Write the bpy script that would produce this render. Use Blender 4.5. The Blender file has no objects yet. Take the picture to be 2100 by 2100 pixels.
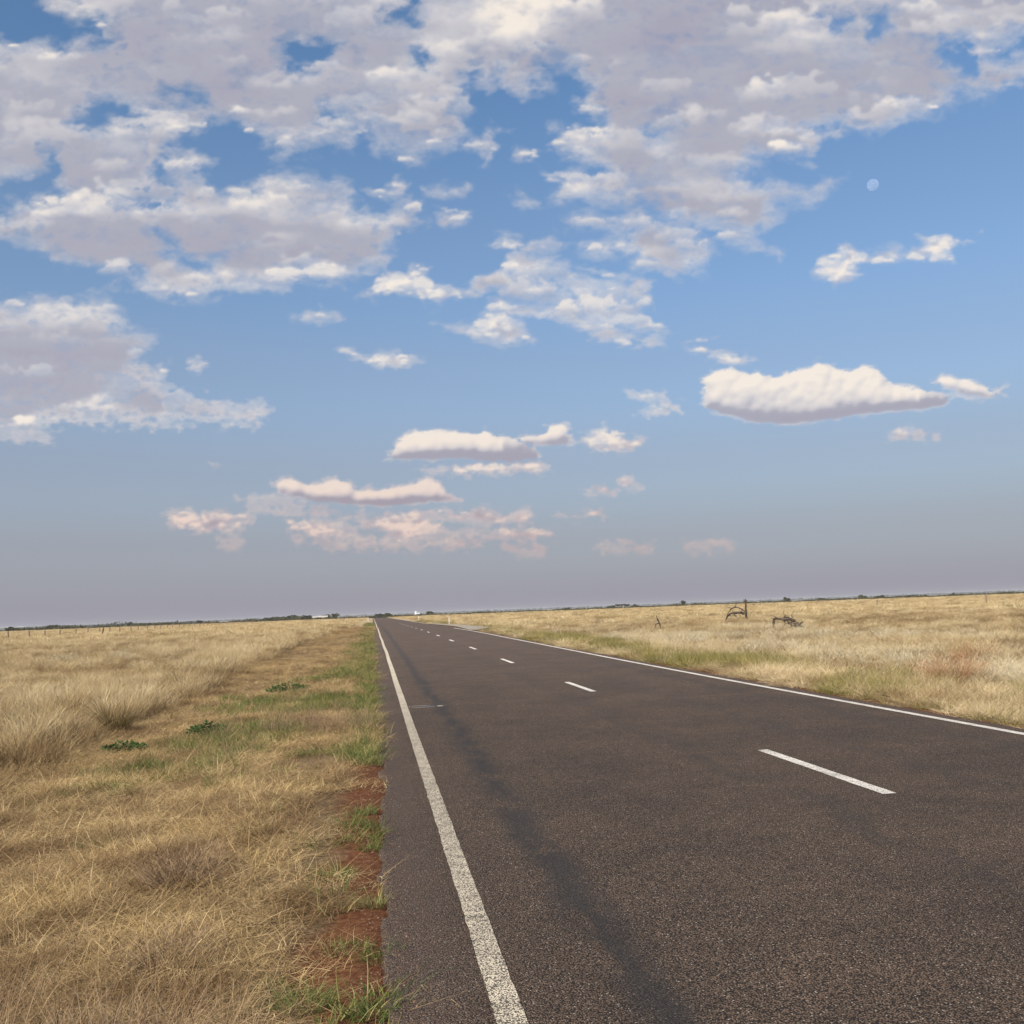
import bpy, bmesh, math, random
import numpy as np
from mathutils import Vector, Matrix, noise as mnoise

# ------------------------------------------------------------------ camera, world, sun, exposure
sc = bpy.context.scene
col = sc.collection
R = math.radians
FOC, PITCH, ROLL, YAW, EYE = 2060.0, R(5.581), R(2.130), R(8.076), 1.70
fwd = Vector((math.sin(YAW)*math.cos(PITCH), math.cos(YAW)*math.cos(PITCH), math.sin(PITCH)))
right0 = Vector((math.cos(YAW), -math.sin(YAW), 0)); up0 = right0.cross(fwd)
cright = right0*math.cos(ROLL) - up0*math.sin(ROLL)
cup = right0*math.sin(ROLL) + up0*math.cos(ROLL)
cam_d = bpy.data.cameras.new('camera'); cam = bpy.data.objects.new('camera', cam_d); col.objects.link(cam)
cam_d.sensor_width = 36; cam_d.lens = 36*FOC/2100; cam_d.clip_start = .05; cam_d.clip_end = 90000
M = Matrix((cright, cup, -fwd)).transposed().to_4x4(); M.translation = Vector((0, 0, EYE)); cam.matrix_world = M
sc.camera = cam
SUN_EL, SUN_AZ = R(33), R(-136)          # azimuth clockwise from the road direction (+Y): behind, to the left
world = bpy.data.worlds.new('World'); sc.world = world; world.use_nodes = True
wn = world.node_tree.nodes; wl = world.node_tree.links; wn.clear()
sky = wn.new('ShaderNodeTexSky'); sky.sky_type = 'NISHITA'; sky.sun_disc = False
sky.sun_elevation = SUN_EL; sky.sun_rotation = SUN_AZ; sky.air_density = 1.0; sky.dust_density = 1.2; sky.ozone_density = 1.6
SKY_STRENGTH = .1
tint = wn.new('ShaderNodeMix'); tint.data_type = 'RGBA'; tint.blend_type = 'MULTIPLY'; tint.inputs[0].default_value = 1
tint.inputs[7].default_value = (.98, 1.22, 1.36, 1)
tc = wn.new('ShaderNodeTexCoord'); sep = wn.new('ShaderNodeSeparateXYZ')
ramp = wn.new('ShaderNodeValToRGB'); ramp.color_ramp.interpolation = 'EASE'       # smoke haze low in the sky, by elevation
hz = wn.new('ShaderNodeMix'); hz.data_type = 'RGBA'
bgn = wn.new('ShaderNodeBackground'); wo = wn.new('ShaderNodeOutputWorld')
bgn.inputs[1].default_value = SKY_STRENGTH
wl.new(sky.outputs[0], tint.inputs[6]); wl.new(tc.outputs['Generated'], sep.inputs[0])
wl.new(sep.outputs[2], ramp.inputs[0]); wl.new(ramp.outputs[1], hz.inputs[0])
wl.new(tint.outputs[2], hz.inputs[6])
hz.inputs[7].default_value = (3.02, 2.93, 3.46, 1)
wl.new(hz.outputs[2], bgn.inputs[0]); wl.new(bgn.outputs[0], wo.inputs[0])
e = ramp.color_ramp.elements
e[0].position = 0.0; e[0].color = (1,1,1,.97); e[1].position = .50; e[1].color = (1,1,1,0)
k = e.new(.06); k.color = (1,1,1,.85)
k = e.new(.13); k.color = (1,1,1,.68)
k = e.new(.22); k.color = (1,1,1,.42)
k = e.new(.32); k.color = (1,1,1,.18)
sd = bpy.data.lights.new('sun', 'SUN'); so = bpy.data.objects.new('sun', sd); col.objects.link(so)
sd.energy = 5.0; sd.angle = R(.6); sd.color = (1.0, .89, .72)
sdir = Vector((math.sin(SUN_AZ)*math.cos(SUN_EL), math.cos(SUN_AZ)*math.cos(SUN_EL), math.sin(SUN_EL)))
so.rotation_euler = sdir.to_track_quat('Z', 'Y').to_euler(); so.location = (-30, -40, 40)
sc.view_settings.view_transform = 'Standard'; sc.view_settings.look = 'None'
sc.view_settings.gamma = 1; sc.view_settings.use_curve_mapping = False; sc.view_settings.exposure = 0.12
sc.cycles.max_bounces = 6; sc.cycles.diffuse_bounces = 2; sc.cycles.transparent_max_bounces = 12
sc.cycles.volume_bounces = 0; sc.cycles.use_denoising = True; sc.cycles.caustics_reflective = False; sc.cycles.caustics_refractive = False

# ------------------------------------------------------------------ helpers
rng = np.random.RandomState(11); random.seed(4)
def tag(o, label=None, cat=None, group=None, kind=None):
    if label: o['label'] = label
    if cat: o['category'] = cat
    if group: o['group'] = group
    if kind: o['kind'] = kind
    return o
def link(name, me, mat=None, parent=None, loc=None):
    o = bpy.data.objects.new(name, me); col.objects.link(o)
    if mat is not None and me is not None and not me.materials: me.materials.append(mat)
    if parent is not None: o.parent = parent
    if loc is not None: o.location = loc
    return o
def empty(name, loc, rz=0):
    o = link(name, None); o.location = loc; o.rotation_euler = (0, 0, rz); o.empty_display_size = .2; return o
def mesh_np(name, V, F, smooth=False):
    V = np.asarray(V, np.float32); F = np.asarray(F, np.int32)
    me = bpy.data.meshes.new(name); n = F.shape[1]
    me.vertices.add(len(V)); me.vertices.foreach_set('co', V.ravel())
    me.loops.add(F.size); me.loops.foreach_set('vertex_index', F.ravel())
    me.polygons.add(len(F)); me.polygons.foreach_set('loop_start', np.arange(0, F.size, n, dtype=np.int32))
    me.polygons.foreach_set('use_smooth', np.full(len(F), smooth))
    me.update(calc_edges=True); me.validate(); return me
def grid_faces(nx, ny):
    i = np.arange(nx-1)[None,:] + np.arange(ny-1)[:,None]*nx; i = i.ravel()
    return np.stack([i, i+1, i+1+nx, i+nx], -1)
def bm_mesh(name, bm, smooth=False):
    me = bpy.data.meshes.new(name); bm.to_mesh(me); bm.free()
    if smooth: me.polygons.foreach_set('use_smooth', [True]*len(me.polygons))
    return me
def add_box(bm, c, s, rot=None, bev=0):
    r = bmesh.ops.create_cube(bm, size=1, matrix=Matrix.Translation(c) @ (rot or Matrix()).to_4x4() @ Matrix.Diagonal((*s, 1)))
    if bev: bmesh.ops.bevel(bm, geom=list({e for v in r['verts'] for e in v.link_edges}), offset=bev, segments=1, affect='EDGES')
def tube(bm, pts, rads, n=7, seed=0, rough=0.0):
    """tapered, closed limb through the points"""
    rr = random.Random(seed); rings = []
    pts = [Vector(p) for p in pts]
    for i, p in enumerate(pts):
        d = (pts[min(i+1, len(pts)-1)] - pts[max(i-1, 0)]).normalized()
        a = d.orthogonal().normalized(); b = d.cross(a)
        rings.append([bm.verts.new(p + (a*math.cos(t)+b*math.sin(t))*rads[i]*(1+rough*rr.uniform(-1, 1))) for t in [2*math.pi*k/n for k in range(n)]])
    for r0, r1 in zip(rings, rings[1:]):
        for k in range(n): bm.faces.new((r0[k], r0[(k+1)%n], r1[(k+1)%n], r1[k]))
    bm.faces.new(list(reversed(rings[0]))); bm.faces.new(rings[-1])
# ------------------------------------------------------------------ sky: cloud deck
# ---- cloud layout: outlines in units of 1/1.84 photo pixel -------------------
CLOUDS = {
'M1': (1.0, [(-200,150),(60,155),(150,165),(240,158),(290,125),(350,122),(375,160),(390,150),(375,108),(330,88),(200,65),(172,0),(172,-300),(4300,-300),(4300,100),(3864,120),(3790,150),(3740,200),(3800,215),(3864,180),(4000,170),(3950,260),(3864,290),(3790,340),(3720,350),(3620,380),(3530,410),(3420,440),(3330,480),(3250,505),(3130,520),(3080,570),(3070,600),(3020,590),(2960,575),(2890,590),(2850,620),(2800,655),(2860,690),(2930,700),(3000,720),(3080,730),(3110,700),(3175,665),(3170,695),(3130,740),(3060,765),(2980,770),(2935,780),(2930,820),(2870,860),(2810,890),(2830,910),(2930,930),(2980,960),(2950,965),(2890,945),(2820,950),(2760,925),(2700,890),(2640,870),(2560,840),(2430,800),(2300,790),(2180,765),(2080,745),(2110,710),(2060,660),(2080,640),(2180,645),(2270,630),(2200,590),(2110,570),(2075,530),(2080,490),(2150,470),(2240,460),(2210,420),(2160,385),(2200,360),(2180,300),(2170,250),(2050,240),(2030,300),(2060,335),(1970,375),(1900,290),(1840,350),(1790,300),(1770,350),(1770,450),(1750,500),(1690,550),(1620,560),(1620,610),(1550,625),(1510,600),(1490,540),(1430,570),(1400,520),(1390,480),(1330,530),(1300,555),(1130,570),(1040,575),(980,540),(930,500),(870,470),(800,460),(760,500),(700,520),(660,535),(740,550),(780,600),(800,635),(740,630),(740,650),(780,690),(850,705),(920,700),(1000,665),(1075,645),(1130,665),(1210,670),(1320,695),(1340,760),(1345,785),(1440,800),(1500,770),(1600,750),(1615,790),(1640,830),(1580,880),(1510,890),(1480,930),(1490,970),(1470,1020),(1390,1025),(1330,1060),(1220,1075),(1170,1045),(1090,1050),(1090,1105),(1030,1110),(960,1110),(830,1100),(790,1135),(690,1150),(610,1140),(550,1100),(500,1060),(440,1095),(400,1085),(480,1035),(400,1050),(290,1030),(220,990),(150,950),(80,905),(0,915),(-200,930)]),
'M2': (1.0, [(2065,815),(2180,810),(2290,830),(2330,800),(2420,795),(2520,830),(2620,860),(2650,900),(2690,960),(2670,1000),(2600,1030),(2520,1035),(2400,1020),(2400,985),(2260,965),(2180,930),(2150,905),(2230,920),(2320,905),(2380,890),(2330,875),(2200,870),(2120,860)]),
'M3': (.95, [(-200,1100),(20,1125),(110,1140),(250,1145),(330,1130),(440,1150),(470,1210),(490,1230),(440,1245),(560,1250),(570,1275),(520,1340),(510,1370),(620,1380),(630,1405),(600,1440),(680,1480),(760,1500),(900,1525),(1010,1530),(1030,1555),(970,1595),(860,1590),(700,1590),(620,1610),(480,1595),(300,1600),(150,1600),(190,1660),(150,1670),(60,1650),(-200,1665)]),
'S1': (.6,[(715,1370),(760,1355),(785,1380),(755,1408),(720,1398)]),
'S2': (.9,[(1075,1215),(1180,1172),(1230,1188),(1285,1205),(1250,1217)]),
'S3': (.95,[(1275,1335),(1295,1308),(1380,1345),(1440,1318),(1520,1325),(1595,1355),(1580,1372),(1510,1380),(1450,1392),(1390,1370),(1350,1345)]),
'S4': (.45,[(780,1745),(830,1742),(830,1760),(790,1760)]),
'S5': (.95,[(1330,1120),(1380,1080),(1440,1040),(1540,1015),(1590,985),(1640,1010),(1620,1050),(1700,1070),(1780,1090),(1790,1130),(1690,1135),(1600,1140),(1530,1110),(1440,1130)]),
'S6': (.9,[(1645,780),(1700,780),(1780,800),(1780,830),(1700,855),(1670,830)]),
'S7': (.5,[(1610,720),(1690,715),(1740,690),(1755,720),(1700,750),(1640,740)]),
'S8': (.9,[(1740,550),(1820,500),(1850,460),(1900,490),(1850,520),(1880,560),(1840,600),(1810,570)]),
'S9': (.8,[(1350,720),(1440,710),(1500,675),(1540,710),(1500,750),(1430,755)]),
'S10': (.7,[(1885,735),(1932,735),(2030,770),(2000,785),(1920,757)]),
'S10b': (.85,[(1935,578),(1970,560),(2050,565),(2040,592),(1970,602)]),
'S11': (.9,[(1850,940),(1900,890),(2000,910),(2060,890),(2110,905),(2060,935),(1980,965),(1900,955)]),
'S12': (1,[(1760,1060),(1820,1020),(1900,980),(2000,960),(2080,960),(2080,990),(2150,1000),(2250,1010),(2340,1040),(2450,1050),(2480,1060),(2440,1070),(2430,1110),(2490,1150),(2530,1190),(2480,1200),(2540,1260),(2570,1265),(2480,1280),(2520,1300),(2450,1310),(2350,1300),(2220,1290),(2200,1240),(2100,1210),(1980,1210),(1930,1190),(1800,1190),(1800,1160),(1880,1110),(1790,1100),(1770,1080)]),
'S13': (.95,[(1640,1215),(1720,1220),(1800,1235),(1790,1190),(1850,1180),(1900,1170),(1960,1240),(2020,1290),(1980,1300),(1900,1305),(1830,1280),(1740,1255)]),
'S14': (.7,[(2560,1290),(2640,1273),(2715,1258),(2705,1280),(2630,1297)]),
'S15': (.85,[(2610,1330),(2640,1303),(2720,1330),(2800,1340),(2850,1360),(2840,1382),(2750,1380),(2660,1350)]),
'S16': (1.25,[(2650,1430),(2690,1400),(2760,1388),(2820,1410),(2860,1395),(2930,1420),(2990,1400),(3050,1380),(3075,1358),(3130,1375),(3200,1400),(3260,1380),(3320,1395),(3370,1450),(3420,1455),(3500,1475),(3590,1500),(3570,1530),(3480,1545),(3350,1550),(3200,1575),(3050,1600),(2900,1602),(2790,1585),(2720,1560),(2650,1540),(2660,1500)]),
'S17': (1.1,[(3515,1440),(3540,1415),(3590,1415),(3680,1440),(3750,1470),(3800,1450),(3795,1485),(3720,1510),(3640,1500),(3590,1475)]),
'S18': (.8,[(3350,1650),(3400,1613),(3470,1625),(3545,1635),(3530,1650),(3440,1657)]),
'S19': (.95,[(3075,1020),(3080,980),(3140,975),(3120,930),(3180,920),(3240,950),(3330,945),(3410,935),(3430,960),(3500,920),(3490,880),(3560,870),(3620,880),(3620,930),(3600,990),(3530,1000),(3440,990),(3340,1000),(3230,1000),(3250,1040),(3190,1060),(3130,1090),(3110,1040)]),
'S20': (.7,[(3640,900),(3685,893),(3690,920),(3650,925)]),
'S21': (.75,[(3695,870),(3740,855),(3760,880),(3705,893)]),
'S22': (.7,[(2370,1490),(2440,1488),(2505,1492),(2505,1507),(2420,1517)]),
'S23': (.7,[(2405,1552),(2480,1518),(2565,1532),(2560,1557),(2480,1562)]),
'S25': (1.2,[(1450,1735),(1500,1680),(1520,1640),(1570,1625),(1640,1620),(1720,1625),(1800,1630),(1840,1618),(1870,1640),(1932,1650),(1990,1680),(2040,1700),(2040,1735),(1932,1740),(1700,1735),(1550,1738)]),
'S26': (1.0,[(1570,1765),(1650,1765),(1760,1755),(1900,1740),(2040,1730),(2055,1770),(2030,1785),(1900,1792),(1700,1790),(1600,1780)]),
'S27': (1.1,[(1940,1660),(1980,1635),(2050,1625),(2060,1595),(2140,1600),(2150,1640),(2180,1670),(2120,1690),(2000,1680)]),
'S28': (.95,[(2190,1650),(2240,1635),(2280,1612),(2340,1625),(2370,1650),(2450,1655),(2420,1690),(2320,1710),(2240,1700)]),
'S29': (1.1,[(1030,1830),(1060,1805),(1110,1798),(1160,1820),(1200,1825),(1270,1800),(1320,1815),(1350,1840),(1450,1840),(1560,1825),(1600,1800),(1660,1815),(1690,1850),(1740,1890),(1640,1900),(1480,1915),(1330,1910),(1200,1900),(1100,1880),(1050,1860)]),
'S30': (1.0,[(605,1955),(650,1940),(700,1930),(780,1935),(810,1920),(860,1930),(930,1940),(965,1960),(920,1985),(880,2005),(760,2010),(670,2000)]),
'S31': (.3,[(820,2040),(900,2030),(910,2060),(840,2062)]),
'S32': (.92,[(1080,1960),(1150,1965),(1240,1955),(1320,1980),(1350,1990),(1330,2020),(1150,2030),(1100,2000)]),
'S33': (1.0,[(1350,1965),(1480,1950),(1560,1930),(1640,1970),(1730,2010),(1650,2020),(1600,2040),(1460,2050),(1460,2010),(1360,1990)]),
'S34': (.97,[(1620,1920),(1700,1920),(1770,1930),(1810,1905),(1850,1930),(1932,1950),(1900,1980),(1720,1970)]),
'S35': (.85,[(1920,1945),(1990,1918),(2018,1950),(2000,1972),(1925,1970)]),
'S36': (.85,[(1800,2000),(1932,1990),(2080,2000),(2090,2030),(1950,2040),(1820,2010)]),
'S37': (.6,[(2210,1852),(2260,1830),(2340,1845),(2330,1862),(2220,1867)]),
'S38': (.75,[(2330,1810),(2380,1800),(2415,1840),(2360,1842)]),
'S39': (.55,[(2100,1945),(2200,1928),(2260,1922),(2268,1947),(2180,1957)]),
'S40': (.35,[(1900,2055),(2050,2055),(2065,2090),(1950,2100)]),
'S41': (.17,[(2250,2060),(2350,2040),(2460,2045),(2460,2070),(2300,2088)]),
'B1': (.36,[(900,1880),(1050,1865),(1300,1925),(1500,1935),(1700,1915),(1780,1950),(1500,1960),(1100,1945),(930,1925)]),
'B2': (.42,[(1080,2010),(1300,2005),(1500,2030),(1750,2000),(1900,2030),(1700,2075),(1300,2070),(1120,2045)]),
'S42': (.13,[(2560,2050),(2750,2045),(2760,2068),(2600,2080)]),
}
HOLES = [
 [(320,440),(370,390),(440,375),(500,400),(590,420),(540,445),(440,445),(370,465)],
 [(-200,690),(20,690),(130,680),(170,640),(180,700),(170,745),(0,785),(-200,800)],
 [(650,355),(720,355),(760,392),(690,385)],
 [(1090,170),(1130,150),(1190,175),(1250,180),(1200,220),(1170,245),(1130,260),(1095,230)],
 [(1440,60),(1480,20),(1540,0),(1590,10),(1540,70),(1480,75)],
 [(1560,200),(1645,210),(1600,232)],
 [(1240,400),(1300,410),(1290,450),(1245,450)],
 [(150,565),(205,575),(180,612)],
 [(450,728),(600,732),(620,750),(480,752)],
 [(3115,70),(3190,80),(3175,110),(3125,104)],
 [(3265,55),(3335,45),(3300,112),(3268,118)],
 [(2465,505),(2535,498),(2500,538)],
 [(3580,175),(3655,165),(3665,250),(3600,262)],
 [(3030,482),(3165,476),(3110,518)],
 [(620,640),(650,700),(560,690)],
 [(1960,1060),(2060,1075),(2160,1120),(2240,1180),(2200,1170),(2100,1110),(2000,1085)],
 [(2090,1010),(2200,1020),(2330,1060),(2300,1068),(2180,1040)],
 [(2290,1140),(2420,1160),(2500,1200),(2400,1190)],
 [(2320,1235),(2480,1262),(2420,1268)],
 [(1880,1105),(2000,1130),(2060,1160),(1960,1150)],
 [(600,890),(720,960),(790,985),(700,975)],
]
# soft light / grey patches inside the cloud bodies: x, y, half width, half height, amount
PATCH = [
 (330,30,170,55,.6),(850,110,130,50,.45),(130,230,130,80,.4),(30,450,50,60,.45),(300,480,90,40,.5),(520,480,220,30,.45),
 (1580,260,130,50,.5),(1670,180,100,50,.45),(1180,300,60,60,.4),(1880,60,120,90,.7),(2020,60,160,100,.6),(3050,115,90,60,.8),(2900,170,120,40,.35),
 (2340,290,110,35,.35),(2800,470,60,35,.55),(2490,560,60,35,.5),(2200,520,110,55,.7),(2200,690,140,55,.6),(2790,360,140,25,.3),
 (1000,760,150,60,.55),(1070,680,90,30,.4),(250,775,300,35,.6),(650,790,250,40,.5),(1350,830,130,50,.5),(1000,895,130,25,.5),(1280,1040,80,20,.3),
 (850,1050,280,50,.35),(250,1195,200,35,.6),(350,1520,90,25,.6),(2400,940,160,30,.5),(2700,700,200,40,.3),(3400,400,120,60,.25),(420,1540,160,30,.2),
 (1230,1000,60,40,.2),(700,600,120,60,.25),(980,440,60,30,.2),(1200,490,150,40,.35),(1700,80,100,60,.4),(3650,120,200,80,.25),(140,1585,90,20,.3),
 (600,110,260,100,-.35),(1100,110,260,70,-.4),(1000,240,220,80,-.25),(2500,140,240,120,-.65),(2400,380,150,45,-.45),(2850,20,200,40,-.5),(2750,250,260,60,-.3),
 (2700,440,160,60,-.25),(450,880,420,55,-.4),(1100,960,330,45,-.4),(750,330,250,110,-.3),(180,1330,300,70,-.45),(450,650,200,60,-.15),(2500,740,200,40,-.2),
 (1900,1010,90,25,.5),(2050,1000,120,25,.4),(2250,1090,160,30,.5),(2000,1190,150,25,.4),(2350,1200,150,30,.3),(1700,1050,80,30,.5),(3250,1000,150,30,.4),(3560,920,60,40,.4),(2600,985,80,30,.3),
 (3250,330,220,70,-.3),(2450,620,160,50,-.25),(120,1450,150,50,-.4),(2420,780,120,30,-.4),(2050,230,120,60,-.4),(600,1530,200,40,-.15),(1300,350,150,60,-.2),
]
_RS = np.random.RandomState(5)
_TB = _RS.rand(256,256).astype(np.float32)
def vnoise(x, y):
    xi = np.floor(x).astype(np.int64); yi = np.floor(y).astype(np.int64)
    fx = (x-xi); fy = (y-yi)
    fx = fx*fx*fx*(fx*(fx*6-15)+10); fy = fy*fy*fy*(fy*(fy*6-15)+10)
    a = _TB[yi & 255, xi & 255]; b = _TB[yi & 255, (xi+1) & 255]
    c = _TB[(yi+1) & 255, xi & 255]; d = _TB[(yi+1) & 255, (xi+1) & 255]
    return (a*(1-fx)+b*fx)*(1-fy) + (c*(1-fx)+d*fx)*fy
def fbm(x, y, oct=5, gain=.5, billow=False):
    s = 0; a = 1; t = 0
    for k in range(oct):
        n = vnoise(x*2**k + 17.3*k, y*2**k + 9.1*k)
        if billow: n = 1 - abs(2*n-1)**1.0
        # rotate between octaves so no lattice shows
        x, y = x*.8-y*.6, x*.6+y*.8
        s = s + a*n; t += a; a *= gain
    return s/t*2-1
def sdf(poly, X, Y, pad=160):
    """signed distance, + inside, only near the polygon (else -pad)"""
    P = np.array(poly, float); out = np.full(X.shape, -float(pad), np.float32)
    m = (X > P[:,0].min()-pad) & (X < P[:,0].max()+pad) & (Y > P[:,1].min()-pad) & (Y < P[:,1].max()+pad)
    x = X[m]; y = Y[m]
    if x.size == 0: return out
    d = np.full(x.shape, 1e9); ins = np.zeros(x.shape, bool)
    for i in range(len(P)):
        ax, ay = P[i]; bx, by = P[(i+1) % len(P)]
        ex, ey = bx-ax, by-ay; wx, wy = x-ax, y-ay
        t = np.clip((wx*ex+wy*ey)/(ex*ex+ey*ey+1e-9), 0, 1)
        d = np.minimum(d, (wx-t*ex)**2+(wy-t*ey)**2)
        c = ((ay > y) != (by > y)) & (x < (bx-ax)*(y-ay)/(by-ay+1e-12)+ax)
        ins ^= c
    d = np.sqrt(d)
    out[m] = np.where(ins, d, -d).clip(-pad, 4*pad)
    return out
def cloud_fields(X, Y):
    """X, Y in outline units -> density-like field, light 0..1, thickness"""
    X = X.astype(float); Y = Y.astype(float)
    low = np.clip((Y-1200)/600, 0, 1)                 # small crisp clouds lower down
    sc = 1 - .62*low
    wx = fbm(X/(150*sc), Y/(105*sc), 4)*30*sc + fbm(X/(34*sc)+40, Y/(24*sc), 4)*14*sc
    wy = fbm(X/(150*sc)+90, Y/(105*sc)+30, 4)*17*sc + fbm(X/(34*sc)+7, Y/(24*sc)+55, 4)*9*sc
    Xw = X+wx; Yw = Y+wy
    F = np.full(X.shape, -4., np.float32); strength = np.zeros(X.shape, np.float32)
    T = np.full(X.shape, 0., np.float32)
    for nm, (st, poly) in CLOUDS.items():
        s = sdf(poly, Xw, Yw)
        big = nm[0] == 'M'
        k = 26. if big else 16.
        if nm in ('S16','S17','S25','S27','S29'): k = 9.
        f = s/k
        if st < .9: f = np.minimum(f, 2.2*st*st)  # faint clouds never get opaque
        F = np.where(f > F, f, F); T = np.maximum(T, np.clip(s, 0, 200)*min(st,1.))
        strength = np.maximum(strength, np.where(s > -4, st, 0))
    for h in HOLES:
        c = np.mean(np.array(h, float), 0); h = [(c[0]+(q[0]-c[0])*1.22, c[1]+(q[1]-c[1])*1.3) for q in h]
        s = sdf(h, Xw, Yw, 60)
        F = np.minimum(F, np.clip(-s/20., -2, 50)+.1)
    return F, T, strength
def smooth(a, b, x):
    t = np.clip((x-a)/(b-a), 0, 1); return t*t*(3-2*t)
def shift(a, dx, dy):
    """a sampled at (i-dy, j-dx) with edge hold, fractional"""
    H, W = a.shape
    def ax(n, d):
        p = np.clip(np.arange(n)-d, 0, n-1.001); i = p.astype(int); return i, (p-i)
    iy, fy = ax(H, dy); ix, fx = ax(W, dx)
    r = a[iy]*(1-fy)[:,None]+a[np.minimum(iy+1,H-1)]*fy[:,None]
    return r[:,ix]*(1-fx)+r[:,np.minimum(ix+1,W-1)]*fx
def blur(a, r):
    for _ in range(2):
        for axn in (0,1):
            n = max(1,int(round(r)))
            p = np.pad(a, [(n+1,n) if k==axn else (0,0) for k in (0,1)], mode='edge')
            c = np.cumsum(p, axis=axn, dtype=np.float64)
            m = a.shape[axn]
            a = (np.take(c, range(2*n+1, 2*n+1+m), axis=axn)-np.take(c, range(0, m), axis=axn))/(2*n+1)
    return a
def shade(X, Y, step):
    rs = np.random.RandomState(8)
    lowT = smooth(1150, 1500, Y)
    mix = lambda a, b: a*(1-lowT)+b*lowT
    wx = mix(fbm(X/150, Y/105, 4)*30, fbm(X/70+3, Y/45, 3)*12) + mix(fbm(X/34+40, Y/24, 4)*14, fbm(X/17+40, Y/13, 3)*5)
    wy = mix(fbm(X/150+90, Y/105+30, 4)*17, fbm(X/70+9, Y/45+5, 3)*6) + mix(fbm(X/34+7, Y/24+55, 4)*9, fbm(X/17+7, Y/13+55, 3)*4)
    F, T, st = cloud_fields(X+wx, Y+wy)
    nA = mix(fbm(X/75, Y/46+11, 6, .55), fbm(X/34+5, Y/22+1, 5, .55))
    nB = mix(fbm(X/230+5, Y/110+3, 4), fbm(X/110, Y/60, 3))
    nC = mix(fbm(X/46+31, Y/30+7, 5, .55), fbm(X/20+31, Y/15+7, 5, .55))
    crisp = smooth(1.0, 1.15, blur(st, 8/step))
    D = F + .75 + (1-.5*crisp)*nA*2.1 + nB*.8
    A = smooth(-.3, mix(3.8, 2.4), D)*(1-crisp) + crisp*smooth(0, 1.9, D+nC*.8)
    A = A*smooth(-.6, .6, F+2.2)
    wisp = smooth(.05, .5, nB+nA*.8)*(1-crisp)*(1-smooth(60, 170, T)*.6)
    A = A*(1-.5*wisp)
    P = np.zeros(X.shape)
    px = X+nB*70; py = Y+fbm(X/80+9, Y/60, 4)*30
    for (x, y, a, b, v) in PATCH:
        P += v*np.exp(-(((px-x)/a)**2+((py-y)/b)**2)*1.1)
    # body of the deck: smooth grey undersides, lighter where it is thin
    L = .30 + .20*nB + .12*nA + .30*(1-smooth(0, 4.5, D)) + .50*P
    U = 0; Fc = np.clip(F/3, 0, 1)
    for k in range(1, 9): U = U + shift(Fc, 0, 8.*k/step)/8
    L = L*(1-crisp) + crisp*(1.0-.64*smooth(.1, .8, U)+.10*nA)
    # layered puffs, drawn from the top of the sky down: sunlit crown, shaded foot
    H, W = X.shape; x0 = X[0,0]; y0 = Y[0,0]
    def at(a, x, y):
        return a[int(np.clip((y-y0)/step, 0, H-1)), int(np.clip((x-x0)/step, 0, W-1))]
    spr = []
    for nm, (stn, poly) in CLOUDS.items():
        Pn = np.array(poly, float); lo = Pn.min(0); hi = Pn.max(0); ctr = .5*(lo+hi)
        low = smooth(1150, 1500, ctr[1]); cr_ = stn > 1.05; big = nm[0] == 'M'
        area = (hi-lo).prod(); unit = 5000. if big or nm == 'S12' else (260. if cr_ else 480.)
        n = int(min(3000, max(10, area/unit)))
        qx = rs.uniform(lo[0], hi[0], n); qy = rs.uniform(lo[1], hi[1], n)
        s = sdf(poly, qx, qy, 60)
        for x, y, si in zip(qx, qy, s):
            if cr_ or stn < .4: continue
            if si < 4 or at(F, x, y) < .2 or (big and si > 60 and rs.rand() < .55): continue
            if big or nm == 'S12': b = min(72, .6*si+14)*rs.uniform(.45, 1.1); a = b*rs.uniform(1.6, 3.0)
            elif cr_: b = min(24, .6*si+5)*rs.uniform(.5, 1.1); a = b*rs.uniform(1.0, 1.7)
            else: b = min(26, .6*si+6)*rs.uniform(.5, 1.1); a = b*rs.uniform(1.5, 2.8)
            rel = (y-lo[1])/(hi[1]-lo[1]+1)
            if cr_:
                top = 1.06-.72*smooth(.42, .92, rel+rs.uniform(-.10,.10)); bot = top-.17-.22*smooth(.3, .8, rel); al = .75
            else:
                lit = at(P, x, y)+(.25 if not big else 0)+.55*(1-smooth(10, 90, si))
                top = .50+.55*lit+rs.uniform(-.06, .34)*rs.rand(); bot = .27+.16*lit; al = rs.uniform(.3, .95)
            spr.append((y, x, a, b, top, bot, al*min(1, stn), .45 if cr_ else .75))
    spr.sort()
    for (y, x, a, b, top, bot, al, sft) in spr:
        j0 = int(max(0, (x-a*1.5-x0)/step)); j1 = int(min(W, (x+a*1.5-x0)/step+2)); i0 = int(max(0, (y-b*1.5-y0)/step)); i1 = int(min(H, (y+b*1.5-y0)/step+2))
        if j1-j0 < 2 or i1-i0 < 2: continue
        w = (slice(i0,i1), slice(j0,j1)); v = (Y[w]-y)/b; u = (X[w]-x)/a
        e = 1-u*u-v*v+nC[w]*1.15+nA[w]*.5
        ca = smooth(0, sft, e)*(1-.92*smooth(-.1, .95, v+nC[w]*.3))*al
        sl = top-(top-bot)*smooth(-.75, .75, v+.18*u+nC[w]*(.25 if sft < .5 else .55))
        L[w] = L[w]*(1-ca)+sl*ca
        A[w] = np.maximum(A[w], ca*.9*smooth(-1.6, .3, F[w])) if al > .3 else A[w]
    # heaped clouds: a surface of overlapping round billows, lit from the upper left
    Hh = np.zeros(X.shape); Rl = np.zeros(X.shape)
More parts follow.
